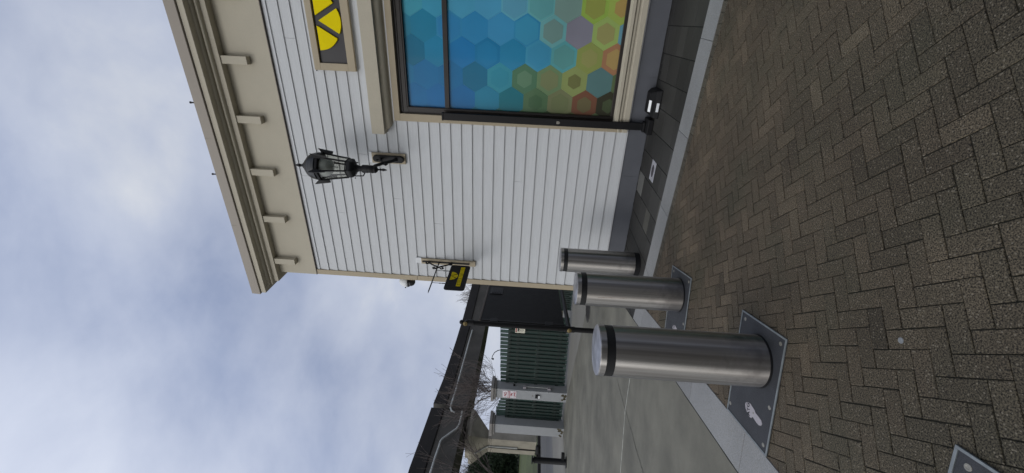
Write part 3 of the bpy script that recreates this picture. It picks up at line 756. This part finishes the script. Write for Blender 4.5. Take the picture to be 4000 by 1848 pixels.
# band of tightly set letters, kept as the strip of strokes that can be made out
mb = MB(); x0, x1, z0, z1 = -.285, .265, .062, .128
slits = [(-.075-.10, .62, 1.0), ]
L_ = x1-x0
def xs(f): return x0+L_*f
# (position from the far end, width, bottom fraction, top fraction)
cuts = [(.137, .012, .30, 1.), (.368, .014, 0, .72), (.425, .014, 0, .70), (.50, .006, .35, .65), (.615, .014, 0, 1.), (.735, .016, .28, .95), (.80, .013, .3, .95)]
cur = 0
for c0, w_, a, b in cuts:
    w_ *= 1.5
    mb.prism([(xs(cur), z0), (xs(c0-w_/2), z0), (xs(c0-w_/2), z1), (xs(cur), z1)], 'y', .0125, .016)
    h = z1-z0
    if a > 0: mb.prism([(xs(c0-w_/2), z0), (xs(c0+w_/2), z0), (xs(c0+w_/2), z0+h*a), (xs(c0-w_/2), z0+h*a)], 'y', .0125, .016)
    if b < 1: mb.prism([(xs(c0-w_/2), z0+h*b), (xs(c0+w_/2), z0+h*b), (xs(c0+w_/2), z1), (xs(c0-w_/2), z1)], 'y', .0125, .016)
    cur = c0+w_/2
# last letter with its two counters
a, b = .875, .92; h = z1-z0
mb.prism([(xs(cur), z0), (xs(a), z0), (xs(a), z1), (xs(cur), z1)], 'y', .0125, .016); mb.prism([(xs(b), z0), (xs(1), z0), (xs(1), z1), (xs(b), z1)], 'y', .0125, .016)
for u0, u1 in ((0, .24), (.42, .58), (.78, 1)): mb.prism([(xs(a), z0+h*u0), (xs(b), z0+h*u0), (xs(b), z0+h*u1), (xs(a), z0+h*u1)], 'y', .0125, .016)
lt_o = mb.build('lettering', M['yellowdim'], hs)
for x in (-.17, .19):
    mb = MB(); mb.tube([(x, 0, .525), (x, 0, .40)], .0045, 5)
    for zc, rr in ((.39, .014), (.345, .017), (.318, .012)):
        mb.tube([(x+rr*.5*math.cos(t), .0, zc+rr*1.3*math.sin(t)) for t in [i*math.pi/5 for i in range(11)]], .0042, 5)
    mb.build('hanger', M['black'], hs, smooth=True)

# ================================================================== DOME CAMERA at the corner
p = WP(4.262, -.12, 3.69)
dc = thing('security_camera', 'white dome camera with smoked lower half just past the building corner', 'camera', p, AW)
mb = MB(); mb.lathe([(.098, 0), (.104, .012), (.102, .04), (.092, .08), (.070, .125), (.035, .155), (0, .165)], 24); mb.build('housing', M['white'], dc, smooth=True)
mb = MB(); mb.lathe([(0, -.125), (.03, -.12), (.06, -.10), (.078, -.065), (.080, -.03), (.096, -.02), (.098, -.001)], 24); mb.build('dome', M['darkglass'], dc, smooth=True)
MB().box(-.10, -.02, -.03, .03, .05, .11).build('arm', M['white'], dc, .004)
MB().box(.075, .098, .055, .068, .03, .05).build('badge', M['black'], dc)

# ================================================================== BLACK POST with BAIT STATION
cp = thing('conduit_cover', 'tall black steel channel standing against the left side of the shop window', 'post', WP(1.262, .014, 0), AW)
mb = MB(); mb.box(-.05, .05, .032, .075, .10, 2.90); mb.box(-.054, .056, .030, .079, 2.901, 2.925); mb.build('channel', M['black'], cp, .004)
mb = MB(); mb.box(-.012, .012, .076, .088, 1.255, 1.27); mb.box(-.02, .02, .076, .082, 1.265, 1.30); mb.build('latch', M['screw'], cp, .002)
mb = MB(); mb.box(-.13, .075, .0, .23, .0, .075); mb.box(-.07, .07, .0, .11, .0755, .105); mb.build('boot', M['blackmatte'], cp, .01)
bs = thing('bait_station', 'low black plastic bait box with two white labels at the foot of the wall', 'box', WP(.90, .02, 0), AW)
mb = MB(); mb.frus((-.17, .19, 0, .37), .001, (-.155, .175, .03, .345), .075); mb.build('base', M['blackmatte'], bs, .012)
mb = MB(); mb.frus((-.155, .175, .03, .345), .0755, (-.12, .14, .08, .25), .125); mb.build('lid', M['blackmatte'], bs, .010)
Tm = Matrix(((1, 0, 0, 0), (0, 1, 0, .283), (0, 0, 1, .1165), (0, 0, 0, 1))) @ Matrix.Rotation(R_(-27), 4, 'X')
mb = MB(Tm); mb.box(-.03, .115, -.024, .024, 0, .0015); mb.build('top_label', M['whitebright'], bs)
mb = MB(Matrix.Translation((0, .362, .035)) @ Matrix.Rotation(R_(-71), 4, 'X')); mb.box(-.01, .10, -.016, .016, 0, .0015); mb.build('front_label', M['sign_w'] if 'sign_w' in M else M['white'], bs)
# oval access cover set in the slabs
ac = thing('access_cover', 'small square white rimmed cover with a dark oval set in the dark slabs', 'cover', SK(1.715, 5.375, .001), AW)
mb = MB(); mb.box(-.135, .135, -.095, .095, 0, .006); mb.build('rim', mat('cover_rim', (.30, .30, .33), .6, var=.25, scale=20), ac, .003)
mb = MB(); mb.lathe([(.085, .006), (.080, .0085)], 28); o = mb.build('lid', mat('cover_lid', (.045, .04, .05), .6, var=.2), ac); o.scale = (1, .6, 1)
# drain in the alley
dg = thing('drain_cover', 'round iron drain cover sunk in the concrete alley', 'drain', tcoord(2297, 1207)+Vector((0, 0, .001)))
mb = MB(); mb.lathe([(.33, 0), (.33, .004), (.30, .007)], 32); mb.build('ring', M['crack'], dg)
mb = MB(); mb.lathe([(.29, .0075), (.28, .010)], 32)
for i in range(-3, 4): mb.box(-.2, .2, i*.07-.012, i*.07+.012, .0105, .013)
mb.build('lid', M['kerbdark'], dg)
# paint dot on the bricks
mb = MB(); mb.lathe([(.0135, .0), (.012, .0015), (0, .002)], 20); o = mb.build('paint_dot', mat('grey_paint', (.17, .18, .19), .7, var=.2, scale=90), loc=tcoord(3519, 1330)+Vector((0, 0, .0005)))
tag(o, 'small round pale grey paint dot on one brick paver', 'paint mark')

# ================================================================== BOLLARDS
def text_mesh(s, size, ext, bold=0, sx=1):
    cu = bpy.data.curves.new('t', 'FONT'); cu.body = s; cu.size = size; cu.extrude = ext; cu.offset = bold; cu.align_x = 'CENTER'; cu.align_y = 'CENTER'
    o = bpy.data.objects.new('t', cu); sc.collection.objects.link(o); bpy.context.view_layer.update()
    me = bpy.data.meshes.new_from_object(o.evaluated_get(bpy.context.evaluated_depsgraph_get())); bpy.data.objects.remove(o)
    for v in me.vertices: v.co.x *= sx
    return me
def text_obj(name, s, size, material, parent, mtx, ext=.001, bold=0, sx=1):
    me = text_mesh(s, size, ext, bold, sx); me.materials.append(material)
    o = bpy.data.objects.new(name, me); sc.collection.objects.link(o); o.parent = parent; o.matrix_local = mtx; return o
BA = math.atan2(MT.y, MT.x)
def make_bollard(loc, label, r=.172, h=1.10, seed=0, ring=False):
    b = thing('bollard', label, 'bollard', loc, seed, 'steel bollards across the alley mouth')
    z0 = .075 if ring else .004
    n = 72
    MB().lathe([(r, z0), (r, h-.103)], n).build('tube', M['steel'], b, smooth=True)
    MB().lathe([(r-.003, h-.1025), (r-.003, h-.0455)], n).build('band', M['bandblack'], b, smooth=True)
    MB().lathe([(r, h-.045), (r, h-.008), (r-.006, h-.003), (r-.010, h-.003)], n).build('collar', M['steel'], b, smooth=True)
    mb = MB(); mb.lathe([(r-.004, h-.012), (r-.004, h-.0035), (r-.011, h), (0, h+.001)], n); mb.build('cap', capm, b, smooth=True)
    if ring: MB().lathe([(r-.004, 0), (r-.004, .0745)], n).build('foot_sleeve', M['blackmatte'], b, smooth=True)
    else: MB().lathe([(r+.007, .0), (r+.007, .0105), (r+.001, .0105)], n).build('seal', M['bandblack'], b, smooth=True)
    return b
capm = mat('cap_plate', (.33, .33, .345), .38, metal=.8, var=.45, scale=9, det=6)
MB1 = make_bollard((-.745, 2.886, .010), 'nearest and largest brushed steel bollard with black band', .1735, 1.10, 1.1)
MB2 = make_bollard((-.503, 4.380, .010), 'middle brushed steel bollard with rusty scrape and grime at its foot', .1725, 1.075, 2.7)
MB3 = make_bollard((-.290, 6.02, .0), 'farthest brushed steel bollard on a black sleeve by the wall', .1700, 1.12, 4.4, True)
# rusty scrape on the middle one: thin patch following the tube
mb = MB(); mb.keep = True
ca = math.atan2(-4.38, .503)-R_(27); 
for q in range(26):
    z_ = .86-.0115*q+random.uniform(-.004, .004); a = ca-2.7+random.uniform(-.012, .012)+.003*q; w_ = random.uniform(.006, .02); hh = random.uniform(.003, .008)
    rr = .1731; v = [(rr*math.cos(a-w_), rr*math.sin(a-w_), z_), (rr*math.cos(a+w_), rr*math.sin(a+w_), z_), (rr*math.cos(a+w_*.8), rr*math.sin(a+w_*.8), z_+hh), (rr*math.cos(a-w_), rr*math.sin(a-w_), z_+hh)]
    mb.add(v, [(0, 1, 2, 3)])
mb.build('scrape', M['scrape'], MB2)
def plate(corner, label, badge=True):
    p = thing('base_plate', label, 'plate', corner, BA, 'dark base plates of the bollards')
    # local x = along MT (away), local y = towards the alley; corner is the far right corner
    mb = MB(); a, b = .535, .805
    mb.box(-a, 0, 0, b, 0, .004); mb.box(-a+.013, -.013, .013, b-.013, .004, .0075); mb.mi = 0
    mb.build('sheet', M['steelpl'], p, .0015)
    mb = MB(); w_ = .012
    mb.box(-a, 0, 0, w_, .0042, .011); mb.box(-a, 0, b-w_, b, .0042, .011); mb.box(-w_, 0, w_, b-w_, .0042, .011); mb.box(-a, -a+w_, w_, b-w_, .0042, .011)
    mb.build('rim', M['plrim'], p, .001)
    for x, y in ((-.055, .052), (-.482, .052), (-.482, .49), (-.03, .735), (-.485, .755), (-.03, .30)):
        mb = MB(); mb.lathe([(.014, .0076), (.013, .0095), (.007, .0095), (.006, .0085)], 16, (x, y)); mb.build('screw', M['screw'], p, smooth=True)
    if badge:
        # shoe-sole shaped badge, traced in the plate's own plane
        # world points -> local
        W = [(-1.063, 2.967), (-1.060, 2.935), (-1.072, 2.909), (-1.083, 2.880), (-1.098, 2.866), (-1.102, 2.846), (-1.108, 2.822), (-1.118, 2.797), (-1.135, 2.786), (-1.152, 2.797), (-1.160, 2.823), (-1.155, 2.850), (-1.148, 2.868), (-1.139, 2.889), (-1.139, 2.906), (-1.152, 2.914), (-1.153, 2.935), (-1.138, 2.966), (-1.115, 2.992), (-1.090, 3.000), (-1.072, 2.990)]
        c0 = Vector((-.435, 3.112, 0))
        pts = []
        for x, y in W:
            d = Vector((x, y, 0))-c0; pts.append((d.dot(MT), d.dot(Vector((-MT.y, MT.x, 0)))))
        mb = MB(); mb.prism(pts, 'z', .0076, .0095); bo = mb.build('badge', M['badge'], p)
        d = Vector((-1.106, 2.955, 0))-c0; lx, ly = d.dot(MT), d.dot(Vector((-MT.y, MT.x, 0)))
        text_obj('lettering', 'ATG', .048, M['black'], bo, Matrix.Translation((lx, ly, .0097)) @ Matrix.Rotation(R_(-90)-BA+R_(100), 4, 'Z'), .0003, .0012, .9)
        d = Vector((-1.108, 2.893, 0))-c0
        mb = MB(); mb.lathe([(.008, .0096), (.007, .0105), (.004, .0105)], 12, (d.dot(MT), d.dot(Vector((-MT.y, MT.x, 0))))); mb.build('rivet', M['screw'], bo)
    return p
PL = Vector((-.435, 3.112, .001))
plate(PL, 'dark steel base plate with a pale sole shaped badge under the nearest bollard')
plate(PL+Vector((.229, 1.485, 0)), 'dark steel base plate under the middle bollard')
plate(Vector((-.668, 1.585, .001)), 'corner of a dark steel plate among the pavers at the lower edge')

# ================================================================== BLACK GATE beside the corner
PX = Vector((-1.82, 8.482, 0)); RD = Vector((.52, 2.02, 0)).normalized(); GA = math.atan2(RD.y, RD.x)
bg = thing('black_gate', 'tall black solid gate hung on a black round post with a ball top', 'gate', PX, GA)
mb = MB(); mb.lathe([(.052, 0), (.052, 2.70), (.056, 2.71), (.056, 2.74), (.03, 2.76), (.02, 2.775)], 20); mb.lathe([(0, -.052)]+[(.05*math.cos(t), .05*math.sin(t)) for t in (-1.2, -.8, -.4, 0, .4, .8, 1.2)]+[(0, .052)], 16, (0, 0), 0, 2.83); mb.build('post', M['black'], bg, smooth=True)
for za, zb_, rr in ((.52, .72, .062), (2.58, 2.70, .065)): MB().lathe([(rr, za), (rr, zb_)], 20).build('post_collar', M['black'], bg, smooth=True)
MB().tube([(.05, 0, .63), (2.9, 0, .63)], .045, 12).build('rail', M['black'], bg, smooth=True)
mb = MB(); mb.box(.12, 2.9, -.02, .02, .72, 2.46); mb.build('panel', M['blackmatte'], bg, .003)
mb = MB(); mb.box(.12, 2.9, -.028, .028, 2.4605, 2.50); mb.build('top_trim', M['ledger'], bg, .002)
mb = MB(); mb.box(.1, .15, -.035, .035, .70, 2.44); mb.build('stile', M['black'], bg, .003)
for z in (.95, 2.1): MB().box(.045, .2, -.045, .045, z, z+.16).build('hinge', M['black'], bg, .005)
for z in (.63, 2.75):
    mb = MB(Matrix.Translation((-.055, .0, z)) @ Matrix.Rotation(R_(-90), 4, 'Y')); mb.lathe([(.045, 0), (.045, .012), (.03, .018), (.028, .012), (.012, .022), (0, .024)], 18); mb.build('rosette', M['brass'], bg, smooth=True)
mb = MB()
mb.box(1.55, 1.95, -.035, -.021, 2.10, 2.40)
for i in range(4): mb.box(1.60, 1.90, -.047, -.036, 2.14+i*.06, 2.165+i*.06)
mb.build('vent', M['black'], bg)

# ================================================================== GREEN SLATTED GATES + PILLARS
def slat_gate(name, a, b, n, ztop, label, arch=0, zb=.06, lowend=None, narrow=False):
    d = (b-a); Ln = d.length; ang = math.atan2(d.y, d.x)
    g = thing(name, label, 'gate', a, ang, 'green slatted gates across the alley end')
    pitch = Ln/n; w_ = pitch*.84
    for i in range(n):
        x = pitch*i+random.uniform(-.003, .003); u = (i+.5)/n
        zt = ztop(u) if callable(ztop) else ztop
        if lowend and i >= n-lowend: zt -= .17
        y0 = random.uniform(-.002, .002)
        mb = MB(); mb.box(x, x+w_, -.047+y0, -.025+y0, zb+random.uniform(-.01, .01), zt+random.uniform(-.006, .006)); mb.build('slat', M['green'], g, .003)
    # inner layer of boards with slim gaps, and rails
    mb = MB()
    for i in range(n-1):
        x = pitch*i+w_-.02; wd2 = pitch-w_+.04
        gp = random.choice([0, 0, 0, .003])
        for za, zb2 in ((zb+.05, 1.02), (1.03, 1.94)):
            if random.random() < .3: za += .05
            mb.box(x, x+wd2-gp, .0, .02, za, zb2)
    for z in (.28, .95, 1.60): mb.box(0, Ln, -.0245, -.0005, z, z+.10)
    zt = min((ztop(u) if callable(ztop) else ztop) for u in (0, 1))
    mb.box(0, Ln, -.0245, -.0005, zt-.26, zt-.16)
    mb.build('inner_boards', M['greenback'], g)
    return g
pa = atd(2237, 1255, 13.0); pa.z = 0; pb = Vector((-4.90, 13.50, 0))
dgo = slat_gate('slatted_gate', Vector((-2.45, 13.02, 0)), Vector((-4.93, 13.52, 0)), 19, lambda u: 2.27-.13*u, 'wide dark green slatted gate carrying a small notice', lowend=1)
slat_gate('slatted_gate', Vector((-5.33, 13.62, 0)), Vector((-6.20, 13.80, 0)), 8, lambda u: 2.08+.17*math.sin(math.pi*(u*.86+.02)), 'short dark green slatted gate with an arched top between two pale pillars')
slat_gate('slatted_gate', Vector((-.55, 12.7, 0)), Vector((-2.27, 13.28, 0)), 26, lambda u: 1.9, 'dark green slatted gate glimpsed below the black gate', zb=.03)
wa = thing('low_board', 'short cream board behind the rail of the black gate', 'board', Vector((-2.30, 13.5, 0)), AW)
MB().box(0, .40, -.03, .03, .25, .55).build('board', M['cream'], wa, .003)
def pillar(c, rot, label, corner=True):
    p = thing('gate_pillar', label, 'pillar', c, rot, 'pale square pillars of the green gates')
    h = .19
    mb = MB(); mb.box(-h, h, -h, h, -.02, 2.26); mb.build('shaft', M['pillar'], p, .006)
    mb = MB(); mb.box(-h-.045, h+.045, -h-.045, h+.045, 2.26, 2.33); mb.box(-h-.085, h+.085, -h-.085, h+.085, 2.3305, 2.42); mb.build('cap', M['pillarcap'], p, .006)
    # dirt and moss at the foot
    for k in range(9):
        mb = MB(); x = random.uniform(-h, h-.06); z = random.uniform(0, .16)
        mb.prism([(x, z), (x+random.uniform(.03, .09), z-.01), (x+.08, z+.05), (x+.02, z+.07)], 'y', -h-.004, -h-.0012)
        if k == 0: allm = mb
        else: allm.v += [Vector(v) for v in mb.v]; allm.f += [[i+8*k for i in f] for f in mb.f]; allm.m += mb.m; allm.c += mb.c
    allm.build('flaked_paint', mat('moss_dirt', (.07, .06, .035), .9, var=.4, scale=30), p)
    return p
# face with the notices looks left and towards the camera
PR = R_(-24)
p1 = pillar(Vector((-4.975, 13.46, 0)), PR, 'pale pillar bearing a red and white notice between the two green gates')
p2 = pillar(Vector((-6.22, 13.72, 0)), PR, 'pale pillar at the free end of the arched green gate')
# no-parking notice on the light face (local -y face)
nl = thing('parking_notice', 'white notice with red lettering fixed to the pale gate pillar', 'sign', p1.location+Vector((0, 0, 1.60)), PR)
MB().box(-.150, .150, -.199, -.194, 0, .45).build('plate', M['signwhite'], nl, .002)
mb = MB()
for x0, x1, z0, z1 in ((-.142, .142, .008, .013), (-.142, .142, .437, .442), (-.142, -.137, .0135, .4365), (.137, .142, .0135, .4365)): mb.box(x0, x1, -.2012, -.1992, z0, z1)
mb.build('border', M['signred'], nl)
MB().box(-.136, .136, -.2012, -.1992, .205, .285).build('red_band', M['signred'], nl)
RX = Matrix.Rotation(R_(90), 4, 'X')
text_obj('lettering', 'NO', .125, M['signred'], nl, Matrix.Translation((0, -.2003, .355)) @ RX, .001, .004, .95)
text_obj('lettering', 'PARKING', .072, M['signwhite'], nl, Matrix.Translation((0, -.2022, .245)) @ RX, .001, .002, .85)
text_obj('lettering', 'FIRE', .09, M['signred'], nl, Matrix.Translation((0, -.2003, .155)) @ RX, .001, .003, .95)
text_obj('lettering', 'LANE', .09, M['signred'], nl, Matrix.Translation((0, -.2003, .062)) @ RX, .001, .003, .95)
rd = thing('card_reader', 'small black reader box halfway up the notice pillar', 'reader', p1.location+Vector((0, 0, .88)), PR)
MB().box(-.065, .065, -.235, -.191, 0, .12).build('housing', M['black'], rd, .008)
MB().box(-.055, .055, -.238, -.2355, -.03, .03).build('hood', M['white'], rd, .001)
MB().box(-.03, .03, -.1955, -.191, .19, .225).build('tag', M['pillarcap'], rd, .001)
# sliding bolt on the dark face (local +x face)
bo = thing('gate_bolt', 'long bright steel bolt between two brackets on the notice pillar', 'bolt', p1.location, PR)
MB().tube([(.235, -.06, .58), (.235, -.06, 1.36)], .012, 8).build('rod', M['pipe'], bo, smooth=True)
for z in (.52, 1.30): MB().box(.191, .26, -.12, -.01, z, z+.10).build('bracket', M['badge'], bo, .006)
cb = thing('junction_cube', 'tiny black cube high on the dark side of the notice pillar', 'junction box', p1.location+Vector((0, 0, 1.66)), PR)
MB().box(.191, .24, -.03, .03, 0, .06).build('box', M['black'], cb, .003)
# notice on the wide gate
gn = thing('gate_notice', 'small cream notice with a red heading and camera symbol on the wide green gate', 'sign', Vector((-2.45, 13.02, 0)), math.atan2(.5, -2.48)+math.pi)
gx = -.45
mb = MB(); mb.prism(rrect(gx-.12, gx+.12, 1.455, 1.765, .012), 'y', -.064, -.060)
mb.v = [Vector((v.x, v.y, v.z)) for v in mb.v]; mb.build('plate', M['signcream'], gn)
mb = MB(); mb.box(gx-.10, gx+.10, -.0662, -.0642, 1.715, 1.75); mb.build('red_heading', M['signred'], gn)
mb = MB(); mb.box(gx-.07, gx+.03, -.0662, -.0642, 1.645, 1.69); mb.box(gx-.02, gx+.01, -.0662, -.0642, 1.632, 1.644); mb.prism([(gx+.0305, 1.65), (gx+.06, 1.66), (gx+.06, 1.68), (gx+.0305, 1.685)], 'y', -.0662, -.0642); mb.build('camera_symbol', M['signblack'], gn)
mb = MB()
for i, wq in enumerate((.085, .06, .075, .07, .05)): mb.box(gx-wq, gx+wq, -.0662, -.0642, 1.61-.027*i, 1.616-.027*i+(.004 if i == 0 else 0))
mb.build('text_lines', M['signblack'], gn)

# ================================================================== ELEVATED TRACK
def track(name, label, pts, zt, zb, grp='concrete spans of the elevated track', wid=2.6):
    """pts = (s,k) of the near face line; the span lies on the +s side"""
    t = thing(name, label, 'bridge span', SK(*pts[0]), 0, grp)
    O = SK(*pts[0])
    prof = [(0, zb), (0, zb+1.30), (-.10, zb+1.36), (-.10, zt), (.35, zt), (.45, zt-.12), (wid-.45, zt-.12), (wid-.35, zt), (wid+.1, zt), (wid+.1, zb+1.36), (wid, zb+1.3), (wid, zb)]
    n = len(prof)
    def ring(i):
        s, k = pts[i]; a = SK(*pts[max(i-1, 0)]); b = SK(*pts[min(i+1, len(pts)-1)]); d = (b-a).normalized(); nn = Vector((-d.y, d.x, 0))
        if nn.dot(Wd) < 0: nn = -nn
        P = SK(s, k)-O
        return [P+nn*o+Vector((0, 0, z)) for o, z in prof]
    rings = [ring(i) for i in range(len(pts))]
    mb = MB(); v = [p for r in rings for p in r]; f = []; mm = []
    for j in range(len(rings)-1):
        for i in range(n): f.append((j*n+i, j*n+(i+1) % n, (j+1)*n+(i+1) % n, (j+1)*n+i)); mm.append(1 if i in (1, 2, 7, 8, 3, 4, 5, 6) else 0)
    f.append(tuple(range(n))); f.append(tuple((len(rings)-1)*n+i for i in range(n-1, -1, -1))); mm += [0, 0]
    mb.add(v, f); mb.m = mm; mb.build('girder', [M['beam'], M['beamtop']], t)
    return t, rings
ZB, ZT = 4.6, 6.72
lp = [(19.2, 0.0), (19.75, 7.0), (20.3, 12.8), (21.0, 15.6), (21.40, 17.35)]
rp = [(21.64, 17.85), (22.6, 20.8), (23.5, 25.5), (24.0, 29.1), (24.3, 34.1), (24.3, 40), (23.4, 48), (21.5, 56), (18.0, 66), (12, 78)]
t1, r1 = track('track_span', 'near concrete span of the elevated track running out of the left of the view', lp, ZT, ZB)
t2, r2 = track('track_span', 'far dark span of the elevated track curving behind the black gate', rp, ZT, ZB)
# conduits fixed to the spans
def onface(x, y, d, o): p = atd(x, y, d); return p-o.location
mb = MB(); P = [onface(*q, t2) for q in ((1845, 1290, 35.2), (1828, 1350, 32.2), (1805, 1435, 29.0), (1779, 1530, 26.6), (1763, 1578, 25.55), (1760, 1594, 25.2), (1764, 1606, 24.9), (1776, 1612, 24.8))]
mb.tube(P, .055, 8); mb.build('conduit', M['pipe'], t2, smooth=True)
mb = MB(); P = [onface(*q, t1) for q in ((1806, 1606, 24.6), (1800, 1635, 24.3), (1793, 1660, 23.9), (1783, 1675, 23.6), (1750, 1698, 23.0), (1728, 1714, 22.7), (1720, 1724, 22.5), (1716, 1740, 22.1), (1700, 1786, 21.0), (1681, 1848, 19.6), (1655, 1930, 18.0))]
mb.tube(P, .055, 8); mb.build('conduit', M['pipe'], t1, smooth=True)
# pier
pc = SK(23.76, 17.1)
pr = thing('track_pier', 'concrete column with a flared head carrying the elevated track', 'pier', pc, AW)
mb = MB(); mb.frus((-.75, .52, -.32, .32), -.02, (-.75, .52, -.32, .32), 3.18); mb.build('column', M['conc'], pr, .02)
mb = MB(); mb.frus((-.75, .52, -.32, .32), 3.181, (-1.75, .95, -.95, .95), 4.12); mb.frus((-1.75, .95, -.95, .95), 4.1205, (-1.75, .95, -.95, .95), 4.32); mb.frus((-1.2, .6, -.8, .8), 4.3205, (-1.2, .6, -.8, .8), 4.53); mb.build('head', M['conc'], pr, .02)
mb = MB(); mb.tube([(-.1, .36, 1.3), (-.1, .36, 3.1), (-.05, .5, 3.4), (.0, .85, 3.9)], .05, 8); mb.build('drain_pipe', M['pipe'], pr, smooth=True)
mb = MB(); mb.tube([(.02, .35, .05), (.02, .35, 3.1)], .035, 8); mb.build('cable', M['black'], pr, smooth=True)

# ================================================================== BLACK BARRIER POST on the left
bp = thing('barrier_post', 'short black steel post with a lever arm beside the free pillar', 'barrier post', Vector((-6.63, 12.42, 0)), 0)
mb = MB(); mb.lathe([(.16, 0), (.16, .018), (.093, .02), (.088, .03), (.088, .93), (.10, .935), (.10, .96), (.06, .98), (.06, 1.0), (.11, 1.005), (.115, 1.03), (0, 1.04)], 24); mb.build('post', M['black'], bp, smooth=True)
mb = MB(); mb.tube([(.05, 0, .84), (.20, .02, .92)], .035, 8); mb.build('arm', M['black'], bp, smooth=True)
mb = MB(Matrix.Translation((.19, .02, .86)) @ Matrix.Rotation(R_(90), 4, 'Y')); mb.lathe([(.07, 0), (.075, .01), (.075, .20), (.06, .225), (0, .23)], 20); mb.build('counterweight', M['blackmatte'], bp, smooth=True)
mb = MB(); mb.box(.06, .27, -.05, .05, .06, .155); mb.build('foot_block', M['blackmatte'], bp, .01)

# ================================================================== LAMP behind the gate
lm = thing('lamp_post', 'thin curved street lamp arching above the wide green gate', 'street lamp', Vector((-5.5, 18.6, 0)), 0)
mb = MB(); Pp = [atd(2150, 1366, 18.6)-lm.location, atd(1960, 1366, 18.6)-lm.location, atd(1945, 1369, 18.6)-lm.location, atd(1932, 1377, 18.6)-lm.location, atd(1924, 1390, 18.6)-lm.location, atd(1921, 1402, 18.6)-lm.location]
Pp[0].z = 0
lm.location = Vector((Pp[1].x-5.5, Pp[1].y+18.6, 0)); sh = Vector((Pp[1].x, Pp[1].y, 0)); Pp = [p-sh for p in Pp]
Pp[0] = Vector((0, 0, 0))
mb.tube(Pp, .018, 6); mb.build('pole', M['black'], lm, smooth=True)
mb = MB(); mb.lathe([(.05, -.06), (.035, 0), (.012, .05), (0, .06)], 10, (Pp[-1].x, Pp[-1].y), 0, Pp[-1].z-.03); mb.build('lamp_head', M['black'], lm, smooth=True)

# ================================================================== TREES
def bare_tree(loc, height, spread, seed, label, levels=5, trunk=.09, lean=(0, 0), tw=.006):
    rnd = random.Random(seed)
    t = thing('bare_tree', label, 'tree', loc, 0)
    tm, cm = MB(), MB()
    def grow(p, d, ln, r, lv):
        n = 4; pts = [p]; q = p; dd = d.copy()
        for i in range(n):
            dd = (dd+Vector((rnd.gauss(0, .09), rnd.gauss(0, .09), rnd.gauss(.03, .05)))).normalized(); q = q+dd*ln/n; pts.append(q)
        r2 = max(tw*.7, r*.62)
        mb = tm if lv == 0 else cm
        mb.tube(pts, [r+(r2-r)*i/n for i in range(n+1)], 7 if lv < 2 else 4 if lv < 3 else 3)
        if lv >= levels: return
        k = 5 if lv == 0 else rnd.choice([3, 4, 4])
        for i in range(k):
            f = .35+.65*i/(k-1) if lv else .55+.45*i/(k-1); idx = min(n, max(1, int(round(f*n)))); base = pts[idx]
            ax = Vector((rnd.gauss(0, 1), rnd.gauss(0, 1), rnd.gauss(0, .5))).normalized(); side = dd.cross(ax).normalized()
            nd = (dd*1.0+side*rnd.uniform(.45, 1.0)*spread+Vector((0, 0, .12))).normalized()
            grow(base, nd, ln*rnd.uniform(.58, .82), max(tw*.7, r2*rnd.uniform(.55, .8)), lv+1)
    grow(Vector((0, 0, 0)), Vector((lean[0], lean[1], 1)).normalized(), height*.40, trunk, 0)
    # rescale crown to the wanted height
    zz = max(v.z for v in cm.v); k = height/zz
    for mbx in (tm, cm):
        mbx.v = [Vector((v.x, v.y, v.z*k)) for v in mbx.v]
    tm.build('trunk', M['bark'], t, smooth=True); cm.build('crown', M['bark'], t)
    return t
base = atd(1900, 1478, 19.5); base.z = 0
bare_tree(base, 5.5, .75, 11, 'bare winter tree rising behind the gates in front of the elevated track', 5, .07, tw=.009)
b = atd(1700, 1880, 17.0); b.z = 0
bare_tree(b, 6.0, .7, 23, 'bare winter tree at the left edge in front of the near track span', 4, .07, tw=.008)
b = atd(1850, 1800, 62); b.z = .8
bare_tree(b, 10.5, .55, 35, 'thin bare tree far off beyond the track pier', 5, .10, tw=.02)
b = atd(1830, 1120, 75); b.z = 0
bare_tree(b, 13.6, .6, 41, 'bare tree whose twigs show over the far track beside the corner board', 5, .16, tw=.022)
def evergreen(loc, rad, hgt, label, seed):
    rnd = random.Random(seed); t = thing('evergreen_tree', label, 'tree', loc)
    MB().tube([(0, 0, 0), (0, .05, hgt*.5), (0, 0, hgt*.85)], [.3, .22, .06], 8).build('trunk', M['bark'], t, smooth=True)
    mb = MB(); mb.keep = True
    cl = []
    for i in range(150):
        u = rnd.uniform(0, 2*math.pi); w_ = rnd.random(); z = hgt*(.03+.92*rnd.random()); f = math.sqrt(max(.02, 1-((z/hgt-.38)/.66)**2))
        r = rad*f*math.sqrt(rnd.random())*.95; cl.append((Vector((r*math.cos(u), r*math.sin(u), z)), rnd.uniform(.45, .9)))
    for c, s_ in cl:
        for i in range(170):
            d = Vector((rnd.gauss(0, 1), rnd.gauss(0, 1), rnd.gauss(.15, 1))).normalized(); p = c+d*s_*rnd.uniform(.6, 1.05)
            if p.z < .15: continue
            a = d.cross(Vector((rnd.gauss(0, 1), rnd.gauss(0, 1), rnd.gauss(0, 1)))).normalized(); L1 = rnd.uniform(.12, .24); w1 = rnd.uniform(.05, .11)
            e1 = (d+Vector((0, 0, .35))+a*rnd.uniform(-.5, .5)).normalized()
            mb.add([p-a*w1, p+a*w1, p+e1*L1*1.7], [(0, 1, 2)])
    mb.build('crown', M['leaf'], t)
    return t
eb = atd(2048, 1868, 50); eb.z = .65
evergreen(eb, 3.5, 6.0, 'broad dark evergreen on the grass beyond the road', 5)
